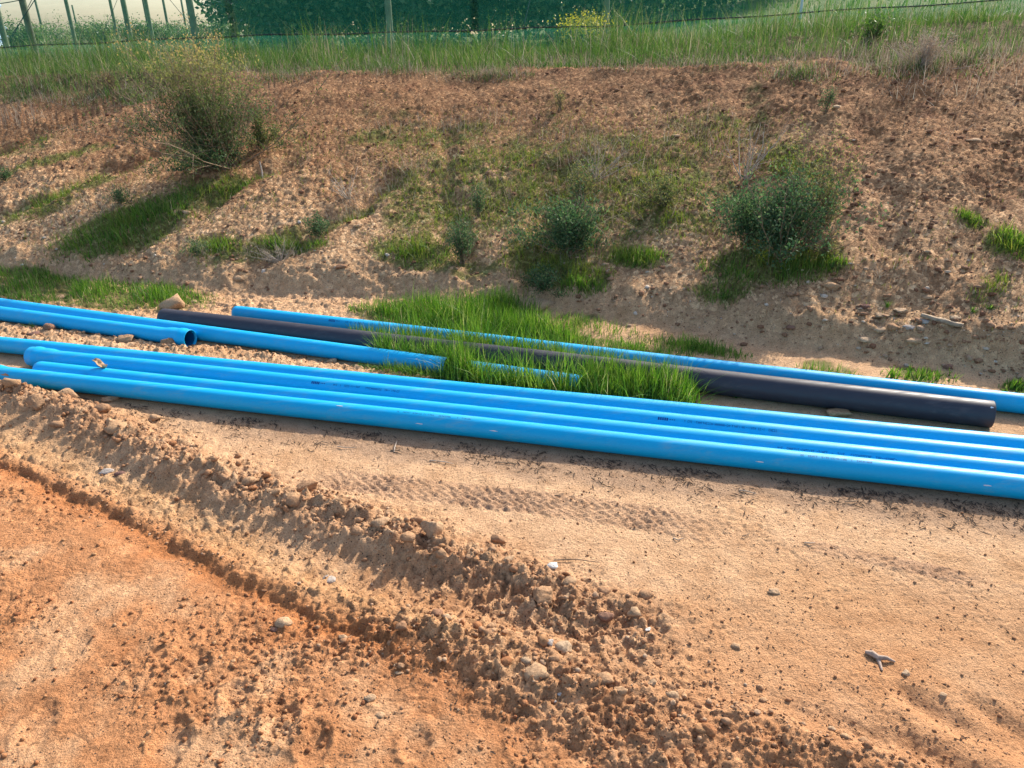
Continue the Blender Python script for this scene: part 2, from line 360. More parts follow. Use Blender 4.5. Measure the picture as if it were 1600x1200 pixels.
def clod_mat(name, attr='tint', stops=None):
    m, t, b = newmat(name); L = t.links
    a = N(t, 'ShaderNodeAttribute', attribute_name=attr)
    r = ramp(t, stops); L.new(a.outputs['Fac'], r.inputs[0]); geo = N(t, 'ShaderNodeNewGeometry')
    n1 = N(t, 'ShaderNodeTexNoise', i_Scale=90., i_Detail=5., i_Roughness=.7); L.new(geo.outputs['Position'], n1.inputs['Vector'])
    r1 = ramp(t, [(.3, (.55, .53, .50)), (.52, (.92, .92, .92)), (.75, (1.15, 1.14, 1.12))]); L.new(n1.outputs[0], r1.inputs[0])
    L.new(mul(t, r.outputs[0], r1.outputs[0]), b.inputs['Base Color']); b.inputs['Roughness'].default_value = .93; b.inputs['Specular IOR Level'].default_value = .15
    bp = N(t, 'ShaderNodeBump', i_Strength=.8, i_Distance=.010); L.new(n1.outputs[0], bp.inputs['Height']); L.new(bp.outputs[0], b.inputs['Normal'])
    return m
def leaf_mat(name, stops, trans=.35, rough=.5):
    m, t, b = newmat(name); L = t.links
    a = N(t, 'ShaderNodeAttribute', attribute_name='tint'); r = ramp(t, stops); L.new(a.outputs['Fac'], r.inputs[0])
    L.new(r.outputs[0], b.inputs['Base Color']); b.inputs['Roughness'].default_value = rough; b.inputs['Specular IOR Level'].default_value = .3
    tr = N(t, 'ShaderNodeBsdfTranslucent'); hs = N(t, 'ShaderNodeHueSaturation', i_Saturation=1.15, i_Value=1.5); L.new(r.outputs[0], hs.inputs['Color']); L.new(hs.outputs[0], tr.inputs[0])
    mx = N(t, 'ShaderNodeMixShader'); mx.inputs[0].default_value = trans; L.new(b.outputs[0], mx.inputs[1]); L.new(tr.outputs[0], mx.inputs[2])
    L.new(mx.outputs[0], t.nodes['Material Output'].inputs[0]); return m
def plain_mat(name, col, rough=.6, spec=.3, noise=0, nscale=20, bump=0):
    m, t, b = newmat(name); L = t.links; b.inputs['Roughness'].default_value = rough; b.inputs['Specular IOR Level'].default_value = spec
    if noise:
        geo = N(t, 'ShaderNodeNewGeometry'); n = N(t, 'ShaderNodeTexNoise', i_Scale=float(nscale), i_Detail=5.); L.new(geo.outputs['Position'], n.inputs['Vector'])
        lo, hi = 1 - noise, 1 + noise; r = ramp(t, [(.3, tuple(c * lo for c in col)), (.7, tuple(c * hi for c in col))]); L.new(n.outputs[0], r.inputs[0]); L.new(r.outputs[0], b.inputs['Base Color'])
        if bump: bp = N(t, 'ShaderNodeBump', i_Strength=.5, i_Distance=bump); L.new(n.outputs[0], bp.inputs['Height']); L.new(bp.outputs[0], b.inputs['Normal'])
    else: b.inputs['Base Color'].default_value = (*col, 1)
    return m
def pipe_mat(name, col, dust, rough, amount):
    m, t, b = newmat(name); L = t.links; tc = N(t, 'ShaderNodeTexCoord'); geo = N(t, 'ShaderNodeNewGeometry')
    mp = N(t, 'ShaderNodeMapping'); mp.inputs['Scale'].default_value = (1.2, 14, 14); L.new(tc.outputs['Object'], mp.inputs['Vector'])
    n = N(t, 'ShaderNodeTexNoise', i_Scale=2.5, i_Detail=7., i_Roughness=.68); L.new(mp.outputs[0], n.inputs['Vector'])
    n2 = N(t, 'ShaderNodeTexNoise', i_Scale=3.1, i_Detail=4., i_Roughness=.6); L.new(geo.outputs['Position'], n2.inputs['Vector'])
    r = ramp(t, [(.50, (0, 0, 0)), (.78, (amount, amount, amount))]); L.new(n.outputs[0], r.inputs[0])
    r2 = ramp(t, [(.40, (.15, .15, .15)), (.62, (1, 1, 1))]); L.new(n2.outputs[0], r2.inputs[0])
    f = mul(t, r.outputs[0], r2.outputs[0])
    mx = N(t, 'ShaderNodeMix', data_type='RGBA'); L.new(f, mx.inputs[0]); mx.inputs[6].default_value = (*col, 1); mx.inputs[7].default_value = (*dust, 1)
    # long fine scratches
    mp2 = N(t, 'ShaderNodeMapping'); mp2.inputs['Scale'].default_value = (1.0, 120, 120); L.new(tc.outputs['Object'], mp2.inputs['Vector'])
    n3 = N(t, 'ShaderNodeTexNoise', i_Scale=3., i_Detail=3.); L.new(mp2.outputs[0], n3.inputs['Vector'])
    r3 = ramp(t, [(.35, (.90, .93, .96)), (.62, (1, 1, 1)), (.74, (1.12, 1.08, 1.05))]); L.new(n3.outputs[0], r3.inputs[0])
    L.new(mul(t, mx.outputs[2], r3.outputs[0]), b.inputs['Base Color'])
    rr = ramp(t, [(.4, (rough,) * 3), (.75, (min(1, rough + .35),) * 3)]); L.new(n.outputs[0], rr.inputs[0]); L.new(rr.outputs[0], b.inputs['Roughness'])
    b.inputs['Specular IOR Level'].default_value = .28
    return m
def net_mat(name, col, opacity, pattern=True):
    m, t, b = newmat(name); L = t.links; geo = N(t, 'ShaderNodeNewGeometry')
    d = N(t, 'ShaderNodeBsdfDiffuse'); d.inputs[0].default_value = (*col, 1); tl = N(t, 'ShaderNodeBsdfTranslucent'); tl.inputs[0].default_value = (*col, 1)
    mx = N(t, 'ShaderNodeMixShader'); mx.inputs[0].default_value = .55; L.new(d.outputs[0], mx.inputs[1]); L.new(tl.outputs[0], mx.inputs[2])
    tp = N(t, 'ShaderNodeBsdfTransparent'); m2 = N(t, 'ShaderNodeMixShader')
    mp = N(t, 'ShaderNodeMapping'); mp.inputs['Scale'].default_value = (1.5, 1.5, 9); L.new(geo.outputs['Position'], mp.inputs['Vector'])
    n = N(t, 'ShaderNodeTexNoise', i_Scale=1.6, i_Detail=6., i_Roughness=.7); L.new(mp.outputs[0], n.inputs['Vector'])
    r = N(t, 'ShaderNodeMapRange'); L.new(n.outputs[0], r.inputs[0]); r.inputs[1].default_value = .3; r.inputs[2].default_value = .7; r.inputs[3].default_value = opacity * .8; r.inputs[4].default_value = min(1, opacity * 1.25)
    L.new(r.outputs[0], m2.inputs[0]); L.new(tp.outputs[0], m2.inputs[1]); L.new(mx.outputs[0], m2.inputs[2]); L.new(m2.outputs[0], t.nodes['Material Output'].inputs[0]); return m

M_SOIL = soil_mat()
M_CLOD = clod_mat('clod', stops=[(0, (.29, .14, .07)), (.35, (.39, .205, .105)), (.7, (.48, .28, .155)), (1, (.55, .40, .27))])
M_ORANGE = clod_mat('orange_clod', stops=[(0, (.26, .10, .045)), (.4, (.38, .17, .075)), (.8, (.46, .25, .12)), (1, (.54, .37, .24))])
M_GRAVEL = clod_mat('bank_gravel', stops=[(0, (.14, .065, .04)), (.4, (.24, .12, .068)), (.75, (.33, .19, .11)), (.93, (.46, .33, .22)), (1, (.60, .50, .40))])
M_STONE = clod_mat('stone', stops=[(0, (.20, .11, .09)), (.25, (.33, .175, .095)), (.5, (.44, .265, .145)), (.75, (.52, .37, .235)), (.9, (.40, .37, .35)), (1, (.75, .70, .62))])
GREEN = [(0, (.022, .06, .012)), (.3, (.055, .135, .02)), (.6, (.11, .21, .032)), (.85, (.19, .28, .06)), (.93, (.26, .30, .09)), (1, (.42, .36, .20))]
M_GRASS = leaf_mat('grass', GREEN, .40)
M_MEADOW = leaf_mat('meadow_grass', [(0, (.03, .065, .02)), (.4, (.06, .13, .028)), (.75, (.105, .18, .04)), (.9, (.19, .20, .09)), (1, (.33, .28, .18))], .38)
M_STRAW = leaf_mat('dry_grass', [(0, (.16, .11, .08)), (.4, (.28, .21, .15)), (.8, (.40, .33, .24)), (1, (.50, .44, .34))], .2, .8)
M_MAT = leaf_mat('low_weeds', [(0, (.05, .10, .015)), (.5, (.12, .18, .03)), (1, (.24, .24, .06))], .35)
M_BUSH = leaf_mat('bush_leaves', [(0, (.03, .05, .022)), (.3, (.08, .11, .04)), (.55, (.17, .18, .065)), (.8, (.29, .24, .10)), (1, (.42, .28, .14))], .40, .75)
M_BLUEBUSH = leaf_mat('grey_green_leaves', [(0, (.02, .05, .022)), (.5, (.055, .11, .045)), (.85, (.13, .19, .08)), (1, (.24, .27, .13))], .35, .75)
M_ORCH = leaf_mat('orchard_leaves', [(0, (.025, .05, .025)), (.4, (.065, .12, .05)), (.8, (.16, .23, .09)), (1, (.32, .34, .16))], .45, .35)
M_YELLOW = leaf_mat('yellow_flowers', [(0, (.10, .16, .03)), (.4, (.35, .33, .04)), (1, (.75, .62, .05))], .3)
M_TWIG = plain_mat('twig', (.23, .165, .11), .85, .1, .35, 30)
M_DRYTWIG = plain_mat('dry_twig', (.40, .33, .26), .85, .1, .3, 30)
M_PALEWOOD = plain_mat('pale_wood', (.50, .42, .34), .8, .15, .25, 40)
M_BLUE = pipe_mat('blue_plastic', (.0, .37, .68), (.22, .38, .42), .38, .55)
M_INSIDE_SHADED = plain_mat('blue_inside_shaded', (.0, .07, .19), .6, .2)  # the pipe blue darkened to paint in the shade of the bore
M_BLACK = pipe_mat('black_plastic', (.035, .034, .045), (.16, .13, .13), .42, .55)
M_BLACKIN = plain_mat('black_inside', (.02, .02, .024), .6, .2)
M_INK = plain_mat('dark_print', (.004, .05, .20), .5, .3)
M_SMEAR = plain_mat('mud_smear', (.40, .22, .12), .9, .1, .3, 60)
M_WHITE = plain_mat('pale_scuff', (.55, .6, .65), .8, .2)
M_POST = plain_mat('treated_post', (.13, .16, .10), .8, .2, .3, 8)
M_STEEL = plain_mat('dark_wire', (.035, .045, .045), .5, .3)
M_NET = net_mat('green_net', (.014, .13, .10), .20)
M_SKIRT = net_mat('green_net_skirt', (.03, .22, .15), .40)
M_WNET = net_mat('white_net', (.64, .80, 1.0), .95)
M_BARK = plain_mat('bark', (.09, .07, .055), .9, .1, .4, 12)
M_LEAFDRY = plain_mat('dead_leaf', (.42, .27, .15), .7, .2, .5, 60)
M_LITTER = clod_mat('litter', stops=[(0, (.04, .028, .02)), (.6, (.09, .06, .045)), (.9, (.18, .13, .09)), (1, (.38, .30, .22))])

# ------------------------------------------------------------------ the ground: one sheet out to the horizon
def build_ground():
    pys = np.arange(1330, 92, -1.75)
    c = G(np.full(len(pys), 800.), pys)
    ys = c[:, 1]; ys = ys[np.concatenate([[True], np.diff(ys) > .0009])]
    ys = np.concatenate([[-60, -20, -8, -3, -1, 0, .5, .8], ys[ys > .95], ys[-1] * np.cumprod(np.full(26, 1.10)), [180, 260, 400, 700]])
    zc = np.maximum(ys * cp + (CAM_H - Hmacro(np.zeros_like(ys), ys)) * sp, 1.25)
    du = np.arange(-980, 981, 2.15) / F_PX
    ex = np.cumprod(np.full(10, 1.35))
    u = np.concatenate([-(980 / F_PX) * ex[::-1] * 1.03, du, (980 / F_PX) * ex * 1.03])
    X = u[None, :] * zc[:, None]; Y = np.repeat(ys[:, None], len(u), 1)
    shp = X.shape; x, y = X.ravel(), Y.ravel()
    z, m = H(x, y, True)
    # soil colours
    def lerp(a, b, f): return a + (b - a) * f[:, None]
    A = lambda *c: np.array(c)[None]
    n1 = fbm(x, y, 1.1, 4, 201); n2 = fbm(x, y, 4.0, 4, 202); n3 = fbm(x, y, 12, 3, 203)
    sand, sand2 = A(.58, .362, .205), A(.51, .298, .155)
    col = lerp(np.repeat(sand, len(x), 0), sand2, sstep(-.2, .5, n1 + .5 * n2))
    warm = sstep(820, 1120, m['py'] + 60 * n1 * 2 - 0.12 * (m['px'] - 800) + 60 * n2)           # towards the orange earth
    col = lerp(col, A(.49, .235, .105), warm * .8)
    orange = A(.475, .222, .098); orange2 = A(.555, .318, .168)
    lowc = lerp(np.repeat(orange, len(x), 0), orange2, sstep(-.15, .45, n2 + .5 * n1)); lowc = lerp(lowc, A(.37, .15, .058), sstep(.15, .55, fbm(x, y, 2.5, 4, 204)) * .7)
    col = lerp(col, lowc, m['low'])
    col = lerp(col, lerp(np.repeat(A(.41, .22, .115), len(x), 0), A(.52, .32, .18), sstep(.3, .9, m['v1'])), np.clip(m['rough'], 0, 1) * .8)
    rust = np.exp(-((m['dg']) / .085) ** 2) * sstep(.12, .35, m['tg'] + .1 * n2) * (1 - sstep(.8, .98, m['tg']))
    col = lerp(col, A(.44, .165, .055), rust * .85)
    yel = np.exp(-((m['dg'] - .16) / .10) ** 2) * sstep(.15, .4, m['tg']) * (1 - sstep(.8, 1, m['tg'])); col = lerp(col, A(.54, .32, .13), yel * .22)
    col = lerp(col, A(.36, .215, .14), m['tread'] * .55)
    # nearest pipe's shadow, painted wider into the littered soil in front of it
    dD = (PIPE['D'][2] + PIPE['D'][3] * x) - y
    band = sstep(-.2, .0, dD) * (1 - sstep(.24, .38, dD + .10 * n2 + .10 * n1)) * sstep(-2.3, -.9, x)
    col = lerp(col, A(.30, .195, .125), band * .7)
    # bank
    redt = sstep(.6, 2.6, m['t'] + .9 * n1 + .5 * n2 + .25 * np.abs(x) * 0)
    bankc = lerp(np.repeat(A(.49, .310, .172), len(x), 0), A(.335, .182, .088), redt); bankc = lerp(bankc, A(.25, .122, .062), sstep(.0, .5, n2 + .4 * n3) * redt * .8)
    bankc = lerp(bankc, A(.40, .265, .14), sstep(.15, .6, fbm(x, y, .8, 3, 207)) * .5)
    col = lerp(col, bankc, m['bank'])
    col = lerp(col, A(.13, .115, .055), sstep(-.25, .25, m['t'] - t_edge(x) + .35 * n1) * .85)
    col = lerp(col, lerp(np.repeat(A(.10, .16, .045), len(x), 0), A(.19, .21, .08), sstep(-.2, .4, n1)), sstep(7, 9, m['t']))
    # green film under the weed patches
    green = green_at(x, y, z); gn = sstep(.12, .55, green * (.75 + .9 * n2 + .9 * n3))
    col = lerp(col, A(.115, .135, .035), gn * .82)
    col = np.clip(col, .01, .9)
    grit = m['bank'] * (1 - .5 * m['scarp']) * .9 + .35 * m['strip'] * m['near'] + .25 * m['rough'] + .22 * m['low']
    ny, nx = shp; i = np.arange(ny - 1)[:, None] * nx; j = np.arange(nx - 1)[None]
    Fc = np.stack([i + j, i + j + 1, i + nx + j + 1, i + nx + j], -1).reshape(-1, 4)
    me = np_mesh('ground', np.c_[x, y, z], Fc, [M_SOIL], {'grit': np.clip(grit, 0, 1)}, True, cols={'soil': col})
    o = link('ground', me); o['kind'] = 'structure'
    print('ground verts', len(x))

# weed patches, by the place the photograph shows them: px, py, rx, ry, rotation in degrees (screen), strength
PATCH = [
 (200, 352, 120, 34, -22, 1.), (330, 300, 75, 18, -18, .8), (400, 385, 95, 16, -20, .7), (455, 385, 60, 16, 0, .9), (330, 385, 45, 18, -10, .8), (545, 335, 75, 15, -28, .7),
 (100, 300, 110, 12, -18, .8), (60, 330, 90, 10, -16, .7), (90, 250, 110, 9, -16, .6), (40, 230, 70, 14, -10, .5),
 (650, 395, 70, 30, 0, .9), (700, 330, 90, 40, 0, .55), (640, 290, 60, 30, -15, .5), (860, 410, 75, 38, 0, 1.), (900, 440, 60, 18, -5, 1.), (985, 405, 48, 16, 0, .9), (870, 330, 70, 60, 0, .6),
 (1030, 300, 80, 45, 0, .7), (1060, 350, 60, 30, 10, .5), (760, 250, 160, 32, 0, .45), (660, 210, 150, 24, -4, .5), (1000, 230, 170, 30, 3, .45), (1130, 200, 120, 40, 0, .4),
 (1200, 415, 105, 32, 0, 1.), (1130, 455, 60, 20, 0, .6), (1230, 260, 70, 40, 0, .5), (1290, 415, 40, 16, 0, .8), (1520, 340, 35, 12, 10, .7), (1580, 385, 50, 22, 20, .9), (1545, 455, 40, 20, -30, .5), 
 (150, 465, 190, 26, 4, 1.), (40, 440, 90, 18, 0, .9), (1095, 545, 75, 10, 8, .9), (1290, 575, 50, 14, 8, .6), (1430, 585, 50, 12, 8, .7), (1590, 605, 30, 10, 0, .9), (600, 500, 60, 12, 6, .7), (790, 520, 120, 30, 6, 1.), (940, 570, 150, 26, 6, 1.), (680, 575, 80, 10, 6, .6), (930, 540, 170, 14, 8, .8),
 (440, 540, 30, 8, 8, .4), (900, 500, 50, 12, 0, .5), (880, 300, 300, 110, 0, .55), (640, 350, 60, 60, 0, .5), (1080, 300, 90, 80, 0, .5), (300, 240, 60, 30, 0, .4), (730, 420, 60, 20, 0, .7), (1250, 400, 80, 50, 0, .6), (620, 480, 40, 8, 4, .4), (1540, 480, 20, 8, 0, .3), (600, 180, 80, 14, -5, .3), (870, 180, 30, 30, 0, .3), (1180, 160, 25, 40, 0, .35)]
def green_at(x, y, z):
    q = np.stack([x, y, Hmacro(x, y)], -1) - CAM; zc = q @ FW; ok = zc > 1; zc = np.where(ok, zc, 1)
    px, py = 800 + F_PX * (q @ RT) / zc, 600 - F_PX * (q @ UP) / zc; g = np.zeros_like(x)
    for cx, cy, rx, ry, a, s in PATCH:
        a = math.radians(a); dx, dy = px - cx, py - cy; ex = (dx * math.cos(a) + dy * math.sin(a)) / rx; ey = (-dx * math.sin(a) + dy * math.cos(a)) / ry
        g = np.maximum(g, s * (1 - sstep(.5, 1.25, np.hypot(ex, ey))))
    return np.where(ok & (y < 14), g, 0)
build_ground()

# ------------------------------------------------------------------ stones and clods
def ico(sub):
    bm = bmesh.new(); bmesh.ops.create_icosphere(bm, subdivisions=sub, radius=1); V = np.array([v.co[:] for v in bm.verts]); F_ = np.array([[v.index for v in f.verts] for f in bm.faces]); bm.free(); return V, F_
ICO = {k: ico(k) for k in (1, 2, 3)}
def rock_shape(sub, seed, rounded=.3):
    r = np.random.default_rng(seed); V, Fc = ICO[sub]; V = V.copy()
    for _ in range(18 if sub > 1 else 7):
        n = r.normal(size=3); n /= np.linalg.norm(n); d = r.uniform(.48, .82); e = V @ n - d; V = V - np.where(e > 0, e * (1 - rounded * .4), 0)[:, None] * n
    V /= np.abs(V).max() * .9; V *= 1 + .05 * r.normal(size=len(V))[:, None] * (1 - rounded)
    V *= r.uniform(.75, 1.15, 3) ; V[:, 2] *= .75
    return V, Fc
def scatter_rocks(name, P, size, mat, sub=1, nvar=24, sink=.3, seed=0, flatten=1.0, tint=None):
    r = np.random.default_rng(seed); var = [rock_shape(sub, seed * 100 + k, .2) for k in range(nvar)]; VV, FF, TT = [], [], []; off = 0
    idx = r.integers(0, nvar, len(P)); nv = len(var[0][0])
    for k in range(nvar):
        s = idx == k; n = s.sum()
        if not n: continue
        V, Fc = var[k]; a = r.uniform(0, 2 * np.pi, n); tl = r.normal(0, .35, n)
        ca, sa = np.cos(a), np.sin(a); ct, st = np.cos(tl), np.sin(tl)
        x = V[None, :, 0] * ca[:, None] - V[None, :, 1] * sa[:, None]; y = V[None, :, 0] * sa[:, None] + V[None, :, 1] * ca[:, None]; z = np.repeat(V[None, :, 2], n, 0) * flatten
        y2 = y * ct[:, None] - z * st[:, None]; z2 = y * st[:, None] + z * ct[:, None]
        W = np.stack([x, y2, z2], -1) * size[s][:, None, None] + P[s][:, None]; W[..., 2] += (size[s] * (.6 - sink) * .75)[:, None]
        VV.append(W.reshape(-1, 3)); FF.append((Fc[None] + (np.arange(n) * nv)[:, None, None]).reshape(-1, 3) + off); off += n * nv
        tt = (tint[s] if tint is not None else r.beta(2, 2.5, n)); TT.append(np.repeat(tt, nv))
    me = np_mesh(name, np.concatenate(VV), np.concatenate(FF), [mat], {'tint': np.concatenate(TT)})
    o = link(name, me); o['kind'] = 'stuff'; return o
def along(pts, n, sd, seed, t0=0, t1=1, bias=0):
    """px,py world points scattered about a polyline"""
    r = np.random.default_rng(seed); seg = np.linalg.norm(np.diff(pts[:, :2], axis=0), axis=1); cs = np.r_[0, np.cumsum(seg)]; s = r.uniform(t0, t1, n) * cs[-1]
    x = np.interp(s, cs, pts[:, 0]); y = np.interp(s, cs, pts[:, 1]); return x + r.normal(0, sd, n), y + bias + r.normal(0, sd, n)
def keep_free(x, y, pad=.01):
    k = pipe_dist(x, y) > pad; return x[k], y[k]
def rubble():
    X, Y, Z_, T = [], [], [], []
    for pts, n, sd, seed, a, b, bias, lo, hi in ((BERM, 1300, .065, 1, .08, 1, -.01, .004, .021), (BERM, 2600, .13, 2, .05, 1, -.04, .003, .011), (BERM2, 420, .10, 3, 0, 1, 0, .004, .016), (BERM2, 1300, .17, 4, 0, 1, 0, .002, .008), (GROOVE, 700, .05, 5, .3, 1, .06, .002, .009), (SHELF, 700, .1, 12, 0, 1, -.02, .003, .012)):
        x, y = along(pts, n, sd, seed, a, b, bias); r = np.random.default_rng(seed + 50); s = lo * (hi / lo) ** (r.uniform(0, 1, len(x)) ** 2.2)
        k = pipe_dist(x, y) > .02; X.append(x[k]); Y.append(y[k]); Z_.append(s[k])
    x, y, s = map(np.concatenate, (X, Y, Z_))
    scatter_rocks('rubble', np.c_[x, y, H(x, y)], s, M_CLOD, 1, 24, .25, 11)
    tagl('rubble', 'crumbled clods and pebbles heaped along the wheel ruts')
    r = np.random.default_rng(9); px = r.uniform(-150, 1100, 7000); py = r.uniform(700, 1260, 7000); P = flat(px, py); x, y = P[:, 0], P[:, 1]
    dg = poly_dist(x, y, GROOVE)[0]; d2 = poly_dist(x, y, BERM2)[0]; k = ((dg < 0) | (d2 < .0)) & (fbm(x, y, 1.7, 3, 41) + r.normal(0, .18, len(x)) > .05); x, y = x[k], y[k]
    s = .0025 * (4.5) ** (r.uniform(0, 1, len(x)) ** 2)
    scatter_rocks('rubble', np.c_[x, y, H(x, y)], s, M_ORANGE, 1, 16, .2, 12); tagl('rubble.001', 'small orange crumbs over the churned earth')
    px = r.uniform(400, 1750, 1700); py = 720 + r.uniform(0, 1, 1700) ** 1 * 520; P = flat(px, py); x, y = keep_free(P[:, 0], P[:, 1], .03); s = .0022 * 3.2 ** (r.uniform(0, 1, len(x)) ** 2.5)
    scatter_rocks('gravel', np.c_[x, y, H(x, y)], s, M_CLOD, 1, 12, .2, 13, tint=r.beta(1.3, 2.6, len(x))); tagl('gravel', 'scattered grit on the pale sand')
    px = r.uniform(-100, 1250, 2600); py = 490 + (px * .095) + r.uniform(0, 1, 2600) * 40 ; P = flat(px, py); x, y = P[:, 0], P[:, 1]
    dA = y - (PIPE['A'][2] + PIPE['A'][3] * x); dE = (PIPE['E'][2] + PIPE['E'][3] * x) - y; k = (dA > .07) & (dE > .05) & (pipe_dist(x, y) > .012); x, y = x[k], y[k]; s = .004 * 4.5 ** (r.uniform(0, 1, len(x)) ** 2.2)
    scatter_rocks('rubble', np.c_[x, y, H(x, y)], s, M_CLOD, 1, 16, .25, 14); tagl('rubble.002', 'broken clods between the two rows of pipes')
def bank_gravel():
    r = np.random.default_rng(20); n = 15000; px = r.uniform(-250, 1850, n); py = r.uniform(85, 620, n); P = G(px, py); x, y = P[:, 0], P[:, 1]; t = bank_t(x, y)
    cl = fbm(x, y, 1.5, 3, 301); k = (t > .02) & (t < 4.3) & (pipe_dist(x, y) > .02) & (r.uniform(0, 1, n) < .45 + .9 * cl + .25 * sstep(900, 1500, px)); x, y = x[k], y[k]
    s = .0055 * 5.0 ** (r.uniform(0, 1, len(x)) ** 3.2)
    tint = r.beta(1.8, 2.6, len(x)); tint = np.clip(tint + .25 * (1 - sstep(.3, 1.5, bank_t(x, y))), 0, 1)
    scatter_rocks('gravel', np.c_[x, y, H(x, y)], s, M_GRAVEL, 1, 24, .3, 21, .7, tint); tagl('gravel.001', 'loose reddish gravel and stone chips over the bank')
def tagl(name, label): bpy.data.objects[name]['label'] = label
rubble(); bank_gravel()

